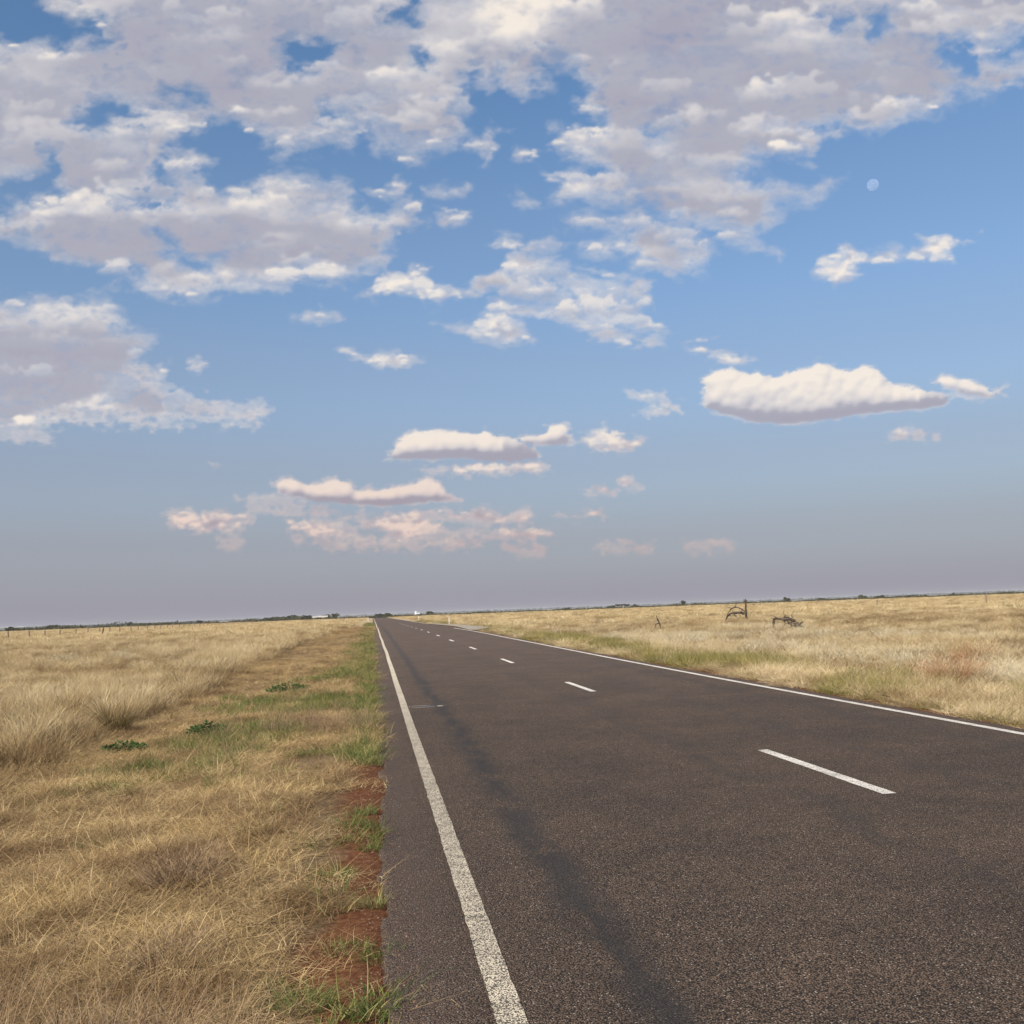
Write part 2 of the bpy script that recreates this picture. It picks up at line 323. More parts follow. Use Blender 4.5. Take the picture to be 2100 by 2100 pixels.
    for nm, (stn, poly) in CLOUDS.items():
        if stn <= 1.05: continue
        Pn = np.array(poly, float); lo = Pn.min(0); hi = Pn.max(0); n = int((hi-lo).prod()/55)
        qx = rs.uniform(lo[0], hi[0], n); qy = rs.uniform(lo[1], hi[1], n); s = sdf(poly, qx, qy, 60)
        win = (slice(int(max(0, (lo[1]-40-y0)/step)), int((hi[1]+40-y0)/step)), slice(int(max(0, (lo[0]-40-x0)/step)), int((hi[0]+40-x0)/step)))
        tw = np.full(X[win].shape, hi[1]); Pb = np.maximum(Rl[win], smooth(.45, 1.0, (Y[win]-lo[1]-(hi[1]-lo[1])*0)/(hi[1]-lo[1])+nB[win]*.12)); Rl[win] = Pb
        for i in np.argsort(rs.rand(n)):
            si = s[i]
            if si < 1: continue
            x, y = qx[i], qy[i]; r = min(34, .6*si+8)*rs.uniform(.35, 1.05)*(1.0 if rs.rand() < .4 else .5); z0 = min(si, 46)*.75
            i0 = int(max(0, (y-r*1.3-y0)/step)); i1 = int(min(H, (y+r*1.3-y0)/step+2)); j0 = int(max(0, (x-r*1.3-x0)/step)); j1 = int(min(W, (x+r*1.3-x0)/step+2))
            if i1-i0 < 2 or j1-j0 < 2: continue
            w = (slice(i0,i1), slice(j0,j1)); d = ((X[w]-x)**2+(Y[w]-y)**2)/r**2
            Hh[w] = np.maximum(Hh[w], np.where(d < 1, z0+r*np.sqrt(np.clip(1-d, 0, 1)), 0))
    Hh = blur(Hh, 1.6/step)+nC*2.0
    gy_, gx_ = np.gradient(Hh, step); inv = 1/np.sqrt(1+gx_**2+gy_**2); ndl = (.34*gx_+.66*gy_+.62)*inv
    H2 = blur(Hh, 10/step); gy2, gx2 = np.gradient(H2, step); nd2 = (.34*gx2+.66*gy2+.62)/np.sqrt(1+gx2**2+gy2**2)
    Lc = .34+.34*np.clip(ndl, -.3, 1)+.52*np.clip(nd2, -.3, 1)-.56*Rl*(1+.5*nA)+.12*nA
    L = L*(1-crisp)+np.clip(Lc, .12, 1.05)*crisp
    A = np.where(crisp > .5, np.maximum(A*smooth(-.6, 1.6, F+nC*1.5), smooth(1, 15, Hh+nC*26+nA*10)*.95)*(1-.3*smooth(.35, .8, Rl)*(1-smooth(4, 14, Hh+nA*8))), A)
    L = blur(L, .6/step) + nC*.045*(1-A*.3)
    L = L + (.22*smooth(.5, .75, L) - .05*smooth(.5, .3, L))*(1-crisp) + .05*(1-smooth(20, 60, T))*(1-crisp)
    return np.clip(A, 0, 1), np.clip(L, 0, 1.1), crisp
def build_sky():
    # the cloud deck is worked out once on a fine lattice of sight directions, then laid on a dome 40 km out
    step = 3.6
    gx = np.arange(-330, 4200, step); gy = np.arange(-330, 2420, step)
    X, Y = np.meshgrid(gx, gy)
    A, L, G = shade(X, Y, step)
    # dome lattice: fine where the layout is, coarse elsewhere
    az = np.concatenate([np.linspace(-180, -24, 60, endpoint=False), np.linspace(-24, 40, 1000, endpoint=False), np.linspace(40, 180, 54)])
    el = np.concatenate([np.linspace(-.6, 3, 14, endpoint=False), np.linspace(3, 37, 560, endpoint=False), np.linspace(37, 89.5, 30)])
    AZ, EL = np.meshgrid(np.radians(az), np.radians(el))
    dx = np.sin(AZ)*np.cos(EL); dy = np.cos(AZ)*np.cos(EL); dz = np.sin(EL)
    cf = dx*fwd.x+dy*fwd.y+dz*fwd.z; cr = dx*cright.x+dy*cright.y; cr += dz*cright.z; cu = dx*cup.x+dy*cup.y+dz*cup.z
    ok = cf > .3
    px = np.where(ok, (1050+FOC*cr/np.maximum(cf,.3))*1.84, 9e3); py = np.where(ok, (1050-FOC*cu/np.maximum(cf,.3))*1.84, 9e3)
    inside = smooth(0, 1, np.minimum(np.minimum(px-gx[0]-5, gx[-1]-px)/140, (py-gy[0]-5)/140)) * ok
    fx = np.clip((px-gx[0])/step, 0, len(gx)-1.01); fy = np.clip((py-gy[0])/step, 0, len(gy)-1.01)
    ix = fx.astype(int); iy = fy.astype(int); fx -= ix; fy -= iy
    def samp(a): return (a[iy,ix]*(1-fx)+a[iy,ix+1]*fx)*(1-fy)+(a[iy+1,ix]*(1-fx)+a[iy+1,ix+1]*fx)*fy
    # the same broken deck goes on all round
    q = 1/(dz+.12); u = dx*q*1.1+7; v = dy*q*1.1+3
    g = fbm(u*1.5, v*1.5, 5)*1.6+fbm(u*.6, v*.6, 3)*.9
    ga = smooth(.02, .5, g)*smooth(4, 12, np.degrees(EL)); gl = .45+.5*fbm(u*3, v*3+.4, 5)+.35*(fbm(u*1.5, v*1.5, 4)-fbm(u*1.5+.1, v*1.5+.1, 4))
    away = 1-smooth(.86, .97, dx*sdir.x+dy*sdir.y+dz*sdir.z)      # the sun stands clear of cloud
    cover = samp(A)*inside+ga*away*(1-inside); light = samp(L)*inside+np.clip(gl,0,1)*(1-inside)
    cover *= smooth(-.2, 1.5, np.degrees(EL))
    D = 40000.0
    V = np.stack([dx*D, dy*D, dz*D+EYE], -1).reshape(-1, 3)
    me = mesh_np('sky', V, grid_faces(len(az), len(el)), True)
    for nm, arr in (('cover', cover), ('light', light)):
        at = me.attributes.new(nm, 'FLOAT', 'POINT'); at.data.foreach_set('value', arr.astype(np.float32).ravel())
    m = bpy.data.materials.new('cloudy_sky'); m.use_nodes = True; nt = m.node_tree; nt.nodes.clear(); N = nt.nodes.new; K = nt.links.new
    ac = N('ShaderNodeAttribute'); ac.attribute_name = 'cover'; al = N('ShaderNodeAttribute'); al.attribute_name = 'light'
    geo = N('ShaderNodeNewGeometry'); no = N('ShaderNodeVectorMath'); no.operation = 'NORMALIZE'; K(geo.outputs['Position'], no.inputs[0])
    mp = N('ShaderNodeVectorMath'); mp.operation = 'MULTIPLY'; mp.inputs[1].default_value = (1, 1, 1.6); K(no.outputs[0], mp.inputs[0])
    nz = N('ShaderNodeTexNoise'); nz.inputs['Scale'].default_value = 110; nz.inputs['Detail'].default_value = 4; nz.inputs['Roughness'].default_value = .6; K(mp.outputs[0], nz.inputs[0])
    def mth(op, a, b=None, c=None, clamp=False):
        n = N('ShaderNodeMath'); n.operation = op; n.use_clamp = clamp
        for i, s in enumerate((a, b, c)):
            if s is None: continue
            if isinstance(s, (int, float)): n.inputs[i].default_value = s
            else: K(s, n.inputs[i])
        return n.outputs[0]
    nn = mth('SUBTRACT', nz.outputs[0], .5)
    edge = mth('MULTIPLY', ac.outputs['Fac'], mth('SUBTRACT', 1.0, ac.outputs['Fac']))
    cov = mth('MULTIPLY_ADD', mth('MULTIPLY', edge, nn), 2.0, ac.outputs['Fac'], True)
    lig = mth('MULTIPLY_ADD', nn, .07, al.outputs['Fac'], True)
    cr_ = N('ShaderNodeValToRGB'); K(lig, cr_.inputs[0]); els = cr_.color_ramp.elements
    els[0].position = 0; els[0].color = (.36,.355,.44,1); els[1].position = 1; els[1].color = (.84,.765,.69,1)
    z = els.new(.3); z.color = (.40,.405,.475,1); z = els.new(.62); z.color = (.61,.59,.61,1)
    sp = N('ShaderNodeSeparateXYZ'); K(no.outputs[0], sp.inputs[0])
    lowf = N('ShaderNodeMapRange'); lowf.inputs[1].default_value = .19; lowf.inputs[2].default_value = .05; lowf.inputs[3].default_value = 0; lowf.inputs[4].default_value = 1; K(sp.outputs[2], lowf.inputs[0])
    mx = N('ShaderNodeMix'); mx.data_type = 'RGBA'; mx.blend_type = 'MULTIPLY'; K(lowf.outputs[0], mx.inputs[0]); K(cr_.outputs[0], mx.inputs[6]); mx.inputs[7].default_value = (.84,.68,.66,1)
    em = N('ShaderNodeEmission'); K(mx.outputs[2], em.inputs[0]); em.inputs[1].default_value = 1.0
    tr = N('ShaderNodeBsdfTransparent'); ms = N('ShaderNodeMixShader'); K(cov, ms.inputs[0]); K(tr.outputs[0], ms.inputs[1]); K(em.outputs[0], ms.inputs[2])
    ou = N('ShaderNodeOutputMaterial'); K(ms.outputs[0], ou.inputs[0])
    m.cycles.emission_sampling = 'NONE'
    o = link('sky', me, m); tag(o, 'blue sky with broken grey and cream clouds', kind='structure')
build_sky()

def build_moon():
    d = fwd*FOC + cright*(1790-1050) + cup*(1050-379); d.normalize()
    bm = bmesh.new(); bmesh.ops.create_icosphere(bm, subdivisions=5, radius=30000*math.tan(R(.29)))
    me = bm_mesh('moon', bm, True)
    m = bpy.data.materials.new('pale_moon'); m.use_nodes = True; nt = m.node_tree; nt.nodes.clear(); N = nt.nodes.new; K = nt.links.new
    tcn = N('ShaderNodeTexCoord'); nz = N('ShaderNodeTexNoise'); nz.inputs['Scale'].default_value = .006; nz.inputs['Detail'].default_value = 3; K(tcn.outputs['Object'], nz.inputs[0])
    rp = N('ShaderNodeValToRGB'); K(nz.outputs[0], rp.inputs[0]); rp.color_ramp.elements[0].position = .42; rp.color_ramp.elements[0].color = (.30,.28,.27,1)
    rp.color_ramp.elements[1].position = .6; rp.color_ramp.elements[1].color = (.40,.38,.36,1)
    df = N('ShaderNodeBsdfDiffuse'); K(rp.outputs[0], df.inputs[0]); tr = N('ShaderNodeBsdfTransparent'); ad = N('ShaderNodeAddShader')   # airlight in front of the disc stays
    K(df.outputs[0], ad.inputs[0]); K(tr.outputs[0], ad.inputs[1])
    ge = N('ShaderNodeNewGeometry'); ms = N('ShaderNodeMixShader'); tr2 = N('ShaderNodeBsdfTransparent')
    K(ge.outputs['Backfacing'], ms.inputs[0]); K(ad.outputs[0], ms.inputs[1]); K(tr2.outputs[0], ms.inputs[2])
    ou = N('ShaderNodeOutputMaterial'); K(ms.outputs[0], ou.inputs[0])
    o = link('moon', me, m, loc=Vector((0, 0, EYE))+d*30000)
    tag(o, 'pale daytime moon in the blue sky beside the finger of cloud', 'moon')
build_moon()
# ------------------------------------------------------------------ land
def sstep(a, b, x):
    t = np.clip((x-a)/(b-a), 0, 1); return t*t*(3-2*t)
def land(x, y):
    """height of the plain: level at the camera, a low swell near 400 m, falling away beyond"""
    r = np.hypot(x, y)
    return .22*sstep(15, 90, r) - 2.1*sstep(430, 1500, r)
def ground_z(x, y):
    z = land(x, y)
    near = 1-sstep(200, 420, np.abs(y))
    left = -x; right = x-8.0
    z = z - .16*sstep(.25, 3.4, left)*near - .13*sstep(.3, 3.5, right)*near
    z = z - .03 + .10*sstep(4.6, 5.6, left)*near
    n = (fbm(x*.9+100, y*.9+100, 3)*.035 + fbm(x*.22+50, y*.22, 3)*.07)
    side = sstep(.1, .7, np.maximum(left, right))
    z = z + n*side*(1-sstep(150, 500, r_(x, y)))
    # under the road the ground stays lower
    under = (1-sstep(0, .25, np.maximum(-(x-.2), x-7.85)))
    return z - .06*under
def r_(x, y): return np.hypot(x, y)
def gz(x, y): return float(ground_z(np.array([float(x)]), np.array([float(y)]))[0])

def nodes_of(m):
    m.use_nodes = True; nt = m.node_tree; nt.nodes.clear()
    def N(t, **kw):
        n = nt.nodes.new(t)
        for k, v in kw.items(): setattr(n, k, v)
        return n
    def K(a, b): nt.links.new(a, b)
    def mth(op, a, b=None, c=None, clamp=False):
        n = N('ShaderNodeMath', operation=op, use_clamp=clamp)
        for i, s in enumerate((a, b, c)):
            if s is None: continue
            if isinstance(s, (int, float)): n.inputs[i].default_value = s
            else: K(s, n.inputs[i])
        return n.outputs[0]
    def noise(vec, scale, detail=3, rough=.55):
        n = N('ShaderNodeTexNoise'); n.inputs['Scale'].default_value = scale; n.inputs['Detail'].default_value = detail; n.inputs['Roughness'].default_value = rough
        if vec is not None: K(vec, n.inputs[0])
        return n.outputs[0]
    def rampn(fac, stops):
        n = N('ShaderNodeValToRGB'); K(fac, n.inputs[0]); el = n.color_ramp.elements
        while len(el) < len(stops): el.new(.5)
        for q, (p, c) in zip(el, stops): q.position = p
        for q, (p, c) in zip(el, stops): q.color = (*c, 1) if len(c) == 3 else c
        return n.outputs[0]
    def mix(f, a, b, blend='MIX'):
        n = N('ShaderNodeMix', data_type='RGBA', blend_type=blend)
        for i, s in ((0, f), (6, a), (7, b)):
            if isinstance(s, (int, float)): n.inputs[i].default_value = s
            elif isinstance(s, tuple): n.inputs[i].default_value = (*s, 1)
            else: K(s, n.inputs[i])
        return n.outputs[2]
    def mrange(v, a, b, c=0, d=1, smooth=True):
        n = N('ShaderNodeMapRange'); n.interpolation_type = 'SMOOTHSTEP' if smooth else 'LINEAR'; K(v, n.inputs[0])
        for i, s in zip((1, 2, 3, 4), (a, b, c, d)): n.inputs[i].default_value = s
        return n.outputs[0]
    def out(bsdf):
        o = N('ShaderNodeOutputMaterial'); K(bsdf, o.inputs[0])
    def pbsdf(colr, rough=.9, bump=None, strength=.5, dist=.01, spec=.3):
        b = N('ShaderNodeBsdfPrincipled')
        if isinstance(colr, tuple): b.inputs['Base Color'].default_value = (*colr, 1)
        else: K(colr, b.inputs['Base Color'])
        if isinstance(rough, (int, float)): b.inputs['Roughness'].default_value = rough
        else: K(rough, b.inputs['Roughness'])
        b.inputs['Specular IOR Level'].default_value = spec
        if bump is not None:
            u = N('ShaderNodeBump'); u.inputs['Strength'].default_value = strength; u.inputs['Distance'].default_value = dist; K(bump, u.inputs['Height']); K(u.outputs[0], b.inputs['Normal'])
        return b.outputs[0]
    class Z: pass
    z = Z(); z.N, z.K, z.m, z.noise, z.ramp, z.mix, z.mr, z.out, z.p = N, K, mth, noise, rampn, mix, mrange, out, pbsdf
    geo = N('ShaderNodeNewGeometry'); z.pos = geo.outputs['Position']; s = N('ShaderNodeSeparateXYZ'); K(z.pos, s.inputs[0]); z.x, z.y, z.z = s.outputs
    return z
def simple_mat(name, c, rough=.8, var=.25, scale=8.0, spec=.3, bump=0.0):
    m = bpy.data.materials.new(name); z = nodes_of(m); tcn = z.N('ShaderNodeTexCoord')
    n = z.noise(tcn.outputs['Object'], scale, 4)
    c2 = tuple(v*(1-var) for v in c); c3 = tuple(min(1, v*(1+var)) for v in c)
    z.out(z.p(z.ramp(n, [(.3, c2), (.7, c3)]), rough, n if bump else None, bump, .01, spec)); return m

STRAW_LIT = (.52, .385, .20)
m_ground = bpy.data.materials.new('dry_ground'); z = nodes_of(m_ground)
n1 = z.noise(z.pos, 1.3, 5); n2 = z.noise(z.pos, 22, 5, .7); n3 = z.noise(z.pos, .05, 4); n4 = z.noise(z.pos, 160, 3)
litter = z.ramp(n2, [(.3, (.085,.055,.032)), (.5, (.17,.118,.066)), (.72, (.30,.22,.125))])
soil = z.ramp(n2, [(.28, (.065,.027,.014)), (.48, (.13,.050,.024)), (.62, (.175,.080,.038)), (.76, (.26,.18,.10))])
# red soil shows in a ragged strip along both road edges
dl = z.mr(z.m('ADD', z.x, z.m('MULTIPLY', z.m('SUBTRACT', n1, .5), .9)), -.52, -.22)
dr = z.mr(z.m('ADD', z.x, z.m('MULTIPLY', z.m('SUBTRACT', n1, .5), .9)), 8.7, 8.3)
c_near = z.mix(z.m('MULTIPLY', dl, dr), litter, soil)
far_c = z.ramp(z.m('ADD', z.m('MULTIPLY', z.noise(z.pos, .035, 5, .65), .6), z.m('MULTIPLY', n3, .4)), [(.35, (.27,.20,.11)), (.5, (.42,.325,.185)), (.66, (.56,.44,.27))])
dist = z.N('ShaderNodeVectorMath', operation='LENGTH'); z.K(z.pos, dist.inputs[0])
f = z.mr(dist.outputs['Value'], 60, 260)
plain = z.ramp(z.noise(z.pos, .0012, 4), [(.4, (.20,.19,.15)), (.6, (.33,.30,.23))])
c = z.mix(z.mr(dist.outputs['Value'], 700, 1400), z.mix(f, c_near, far_c), plain)
z.out(z.p(c, .95, n2, .6, .03, .1))
def build_ground():
    def axis(lim, n, fine, lo=None):
        t = np.linspace(-1, 1, n); a = math.asinh(lim/fine); return np.sinh(t*a)*fine
    xs = np.unique(np.concatenate([axis(25000, 190, 14), np.linspace(-6, .3, 60), np.linspace(7.8, 12, 36)]))
    ys = np.unique(np.concatenate([axis(25000, 230, 22), np.linspace(3, 26, 150)]))
    X, Y = np.meshgrid(xs, ys); Z = ground_z(X, Y)
    me = mesh_np('ground', np.stack([X, Y, Z], -1).reshape(-1, 3), grid_faces(len(xs), len(ys)), True)
    tag(link('ground', me, m_ground), 'flat dry plain of straw litter and red soil', kind='structure')
build_ground()

# ------------------------------------------------------------------ road
EDGE_L, EDGE_R = .06, 7.98
def road_z(x, y): return land(0*x, y) + .012 - .0006*(x-4)**2
m_road = bpy.data.materials.new('chip_seal_asphalt'); z = nodes_of(m_road)
def vor(scale, feat='F1'):
    v = z.N('ShaderNodeTexVoronoi', feature=feat); v.inputs['Scale'].default_value = scale; z.K(z.pos, v.inputs['Vector']); return v
v1 = vor(115); v2 = vor(38)
chip = z.m('SUBTRACT', 1.0, z.m('MULTIPLY', v1.outputs['Distance'], 1.35), clamp=True)
sep1 = z.N('ShaderNodeSeparateColor'); z.K(v1.outputs['Color'], sep1.inputs[0])
r1 = sep1.outputs[0]
stone = z.ramp(r1, [(0, (.062,.043,.032)), (.3, (.134,.093,.067)), (.75, (.200,.141,.103)), (.965, (.24,.175,.14)), (.985, (.50,.44,.37))])
binder = (.018, .015, .013)
base = z.mix(z.mr(chip, .12, .55), binder, stone)
big = z.noise(z.pos, .7, 5); mid = z.noise(z.pos, 3.5, 4)
base = z.mix(1.0, base, z.ramp(z.m('ADD', z.m('MULTIPLY', big, .6), z.m('MULTIPLY', mid, .4)), [(.36, (.80,.79,.80)), (.5, (1,.98,.96)), (.64, (1.20,1.14,1.08))]), 'MULTIPLY')
# bitumen bleeding up in the wheel paths
st = z.N('ShaderNodeVectorMath', operation='MULTIPLY'); z.K(z.pos, st.inputs[0]); st.inputs[1].default_value = (2.6, .8, 1)
sn = z.noise(st.outputs[0], 1.6, 5, .6)
wob = z.m('ADD', z.m('MULTIPLY', z.m('SUBTRACT', z.noise(st.outputs[0], .5, 2), .5), .35), z.m('MULTIPLY', z.m('SUBTRACT', z.noise(z.pos, 6, 4, .7), .5), .22))
def path(x0, w, lo, hi, amt):
    d = z.m('ABSOLUTE', z.m('SUBTRACT', z.m('ADD', z.x, wob), x0)); g = z.mr(d, w, 0.0)
    return z.m('MULTIPLY', z.m('MULTIPLY', g, z.mr(sn, lo, hi)), amt)
wheel = z.m('MAXIMUM', z.m('MAXIMUM', path(1.17, .25, .37, .50, 1.0), path(3.62, .40, .42, .62, .5)), z.m('MAXIMUM', path(5.4, .45, .42, .6, .4), path(6.95, .4, .40, .58, .5)))
base = z.mix(wheel, base, z.mix(.30, (.024,.023,.022), base))
# dusty shoulder outside the edge lines, pale scuffs
sh = z.m('MAXIMUM', z.mr(z.x, .52, .15), z.mr(z.x, 7.6, 7.9))
base = z.mix(z.m('MULTIPLY', sh, .45), base, z.mix(z.mr(chip, .1, .5), (.065,.044,.036), (.145,.108,.092)))
scuff = z.mr(z.noise(z.pos, 2.3, 6, .7), .68, .78)
base = z.mix(z.m('MULTIPLY', scuff, .35), base, (.30,.25,.20))
dst = z.N('ShaderNodeVectorMath', operation='LENGTH'); z.K(z.pos, dst.inputs[0])
farf = z.mr(dst.outputs['Value'], 14, 60)
farc = z.mix(1.0, (.118,.085,.067), z.ramp(big, [(.36, (.85,.85,.87)), (.64, (1.12,1.1,1.06))]), 'MULTIPLY')
farc = z.mix(z.m('MULTIPLY', wheel, .6), farc, (.045,.041,.039))
base = z.mix(z.m('MULTIPLY', farf, .8), base, farc)
bstr = z.m('MULTIPLY', chip, z.m('SUBTRACT', 1.0, z.mr(dst.outputs['Value'], 8, 30)))
z.out(z.p(base, z.m('SUBTRACT', .86, z.m('MULTIPLY', wheel, .18)), bstr, .9, .006, .2))
def build_road():
    ys = np.concatenate([np.linspace(-12, 3, 20, endpoint=False), np.linspace(3, 30, 700, endpoint=False), np.linspace(30, 120, 500, endpoint=False), np.linspace(120, 500, 200, endpoint=False), np.linspace(500, 3000, 90)])
    nL = fbm(ys*9.1, ys*0+3, 5, .8)*.07 + fbm(ys*1.6, ys*0+5, 3)*.06 + fbm(ys*.35, ys*0+9, 3)*.05
    nR = fbm(ys*8.7, ys*0+13, 5, .8)*.05 + fbm(ys*.3, ys*0+19, 3)*.06
    xs = np.concatenate([[0, 0, .002], np.linspace(.03, .97, 16), [.998, 1, 1]])
    X = EDGE_L+nL[:,None] + xs[None,:]*(EDGE_R-EDGE_L+nR-nL)[:,None]
    Y = np.repeat(ys[:,None], len(xs), 1); Z = road_z(X, Y)
    Z[:,0] -= .09; Z[:,-1] -= .09; X[:,0] -= .03; X[:,-1] += .03
    me = mesh_np('road', np.stack([X, Y, Z], -1).reshape(-1, 3), grid_faces(len(xs), len(ys)), True)
    return tag(link('road', me, m_road), 'straight two lane asphalt road of brown chip seal', kind='structure')
road = build_road()
def paint_mat(name, c, wear):
    m = bpy.data.materials.new(name); z = nodes_of(m)
    v = z.N('ShaderNodeTexVoronoi'); v.inputs['Scale'].default_value = 115; z.K(z.pos, v.inputs['Vector'])
    chip = z.m('SUBTRACT', 1.0, z.m('MULTIPLY', v.outputs['Distance'], 1.35), clamp=True)
    n = z.noise(z.pos, 9, 5, .7); n2 = z.noise(z.pos, 1.2, 3)
    d = z.N('ShaderNodeVectorMath', operation='LENGTH'); z.K(z.pos, d.inputs[0])
    nearf = z.m('SUBTRACT', 1.0, z.m('MULTIPLY', z.mr(d.outputs['Value'], 10, 32), .8))
    hole = z.m('MULTIPLY', z.mr(z.m('ADD', chip, z.m('MULTIPLY', n, .55)), wear+.12, wear-.10), nearf)
    cc = z.ramp(z.m('ADD', z.m('MULTIPLY', n, .5), z.m('MULTIPLY', n2, .5)), [(.34, tuple(q*.62 for q in c)), (.5, tuple(q*.9 for q in c)), (.62, c)])
    z.out(z.p(z.mix(hole, cc, (.10,.085,.07)), .7, chip, .7, .005, .3)); return m
m_edge = paint_mat('worn_edge_paint', (.74,.65,.50), .56)
m_dash = paint_mat('white_line_paint', (.86,.81,.74), .38)
def strip(name, x0, w, y0, y1, mat, jit=.006):
    n = max(8, int((y1-y0)*(6 if y1 < 60 else 1))); n = min(n, 900)
    if y1-y0 > 50: ys = y0 + (np.exp(np.linspace(0, 1, 1400)*math.log(400))-1)/399*(y1-y0)
    else: ys = np.linspace(y0, y1, n)
    a = x0-w/2 + fbm(ys*7, ys*0+x0, 4, .8)*jit*1.5; b = x0+w/2 + fbm(ys*7, ys*0+x0+50, 4, .8)*jit*1.5
    wig = fbm(ys*.06+x0, ys*0+77, 2)*.05*sstep(8, 50, ys)
    a = a+wig; b = b+wig
    X = np.stack([a, (a+b)/2, b], 1); Y = np.repeat(ys[:,None], 3, 1); Z = road_z(X, Y)+.004
    return link(name, mesh_np(name, np.stack([X, Y, Z], -1).reshape(-1, 3), grid_faces(3, len(ys)), True), mat, road)
strip('edge_line', .532, .125, -6, 900, m_edge)
o = strip('edge_line', 7.66, .125, -6, 96, m_dash)
o = strip('edge_line', 7.66, .125, 150, 800, m_dash)
PER = 11.72
for k in range(0, 14):
    y1 = 11.15+PER*k
    strip('centre_dash', 4.36, .125 if k < 4 else .14, y1-2.85, y1, m_dash)
# scarred patch left of the wheel path, dusty pull-off past the edge line
def patch(name, pts, mat, dz, parent=None, zf=road_z):
    P = np.array(pts, float); V = np.column_stack([P, zf(P[:,0], P[:,1])+dz])
    me = bpy.data.meshes.new(name); me.from_pydata(V.tolist(), [], [list(range(len(V)))]); return link(name, me, mat, parent)
def blob(cx, cy, a, b, n=26, seed=1, j=.25):
    rr = random.Random(seed); ph = rr.uniform(0, 6)
    return [(cx+a*math.cos(t)*(1+j*math.sin(3*t+ph)*.5+rr.uniform(-j, j)*.4), cy+b*math.sin(t)*(1+rr.uniform(-j, j)*.4)) for t in [2*math.pi*i/n for i in range(n)]]
m_tar = simple_mat('fresh_tar', (.035,.033,.034), .6, .3, 20); m_chipw = simple_mat('pale_scrape', (.34,.30,.26), .9, .3, 30)
patch('tar_patch', blob(.98, 18.66, .22, .13, seed=3), m_tar, .003, road)
patch('scrape_mark', blob(.80, 18.83, .24, .035, seed=5), m_chipw, .005, road)
patch('scrape_mark', blob(.86, 18.50, .26, .03, seed=6), m_chipw, .005, road)
patch('scrape_mark', blob(1.18, 18.6, .06, .10, seed=8), m_chipw, .005, road)
m_dust = simple_mat('pale_gravel', (.33,.29,.235), .95, .22, 2.5)
po = [(7.55,150),(8.0,150),(9.0,138),(9.9,118),(10.6,100),(10.4,90),(9.2,84),(8.2,80),(7.75,82),(8.1,92),(8.5,104),(8.35,118),(7.9,132)]
patch('gravel_turnout', po, m_dust, .035, None, lambda x, y: np.array([max(road_z(0., b), gz(a, b)) for a, b in zip(x, y)]))['kind'] = 'structure'
bpy.data.objects['gravel_turnout']['label'] = 'pale gravel turnout beside the right edge of the road'
# ------------------------------------------------------------------ grass
def blades(n, h, spread, lean, width, segs=3, curl=.5, seed=0, flat=0.0, wind=(.0, .0), base_h=0.0):
    """n tapered blades as ribbons of quads; flat > 0 lays them down"""
    r = np.random.RandomState(seed)
    L = r.uniform(h[0], h[1], n); th = r.uniform(0, 2*np.pi, n); rad = spread*np.sqrt(r.rand(n))
    bx = rad*np.cos(th); by = rad*np.sin(th)
    az = th + r.normal(0, .9 if flat == 0 else 3, n)
    incl = np.clip(np.abs(r.normal(lean, .22, n)), .02, 1.5) if flat == 0 else np.clip(r.normal(flat, .22, n), .5, 1.68)
    w = width*r.uniform(.6, 1.3, n); face = r.uniform(0, np.pi, n); cv = curl*r.uniform(.3, 1.5, n)
    P = np.zeros((n, segs+1, 3)); P[:,0,0] = bx; P[:,0,1] = by; P[:,0,2] = r.uniform(0, base_h, n) if base_h else -.01
    for s in range(1, segs+1):
        a = incl + cv*(s-.5)/segs
        if flat: a = incl + cv*(s-.5)/segs*.4
        d = np.stack([np.sin(a)*np.cos(az)+wind[0]*s/segs, np.sin(a)*np.sin(az)+wind[1]*s/segs, np.cos(a)], -1)
        P[:,s] = P[:,s-1] + d*(L/segs)[:,None]
        az = az + r.normal(0, .18, n)
    P[:,:,2] = np.maximum(P[:,:,2], -.01)
    sd_ = np.stack([np.cos(face), np.sin(face), np.zeros(n)], -1)
    tp = 1-(np.arange(segs+1)/segs)**1.6*.88
    A = P - sd_[:,None,:]*w[:,None,None]*tp[None,:,None]*.5; B = P + sd_[:,None,:]*w[:,None,None]*tp[None,:,None]*.5
    V = np.stack([A, B], 2).reshape(-1, 3)
    base = (np.arange(n)*(segs+1)*2)[:,None] + np.arange(segs)[None,:]*2
    F = np.stack([base, base+1, base+3, base+2], -1).reshape(-1, 4)
    return V, F
def join(*parts):
    V = []; F = []; o = 0
    for v, f in parts: V.append(v); F.append(f+o); o += len(v)
    return np.concatenate(V), np.concatenate(F)
def grass_mat(name, stops, patch_stops=None, transl=.25, pscale=.35, objrand=.5):
    m = bpy.data.materials.new(name); z = nodes_of(m)
    oi = z.N('ShaderNodeObjectInfo'); tcn = z.N('ShaderNodeTexCoord')
    isl = z.N('ShaderNodeNewGeometry')
    fac = z.m('ADD', z.m('MULTIPLY', oi.outputs['Random'], objrand), z.m('MULTIPLY', isl.outputs['Random Per Island'], 1-objrand))
    c = z.ramp(fac, stops)
    if patch_stops:
        c = z.mix(1.0, c, z.ramp(z.noise(z.pos, pscale, 4, .6), patch_stops), 'MULTIPLY')
    b = z.N('ShaderNodeBsdfDiffuse'); z.K(c, b.inputs[0]); t = z.N('ShaderNodeBsdfTranslucent'); z.K(c, t.inputs[0])
    ms = z.N('ShaderNodeMixShader'); ms.inputs[0].default_value = transl; z.K(b.outputs[0], ms.inputs[1]); z.K(t.outputs[0], ms.inputs[2]); z.out(ms.outputs[0]); return m
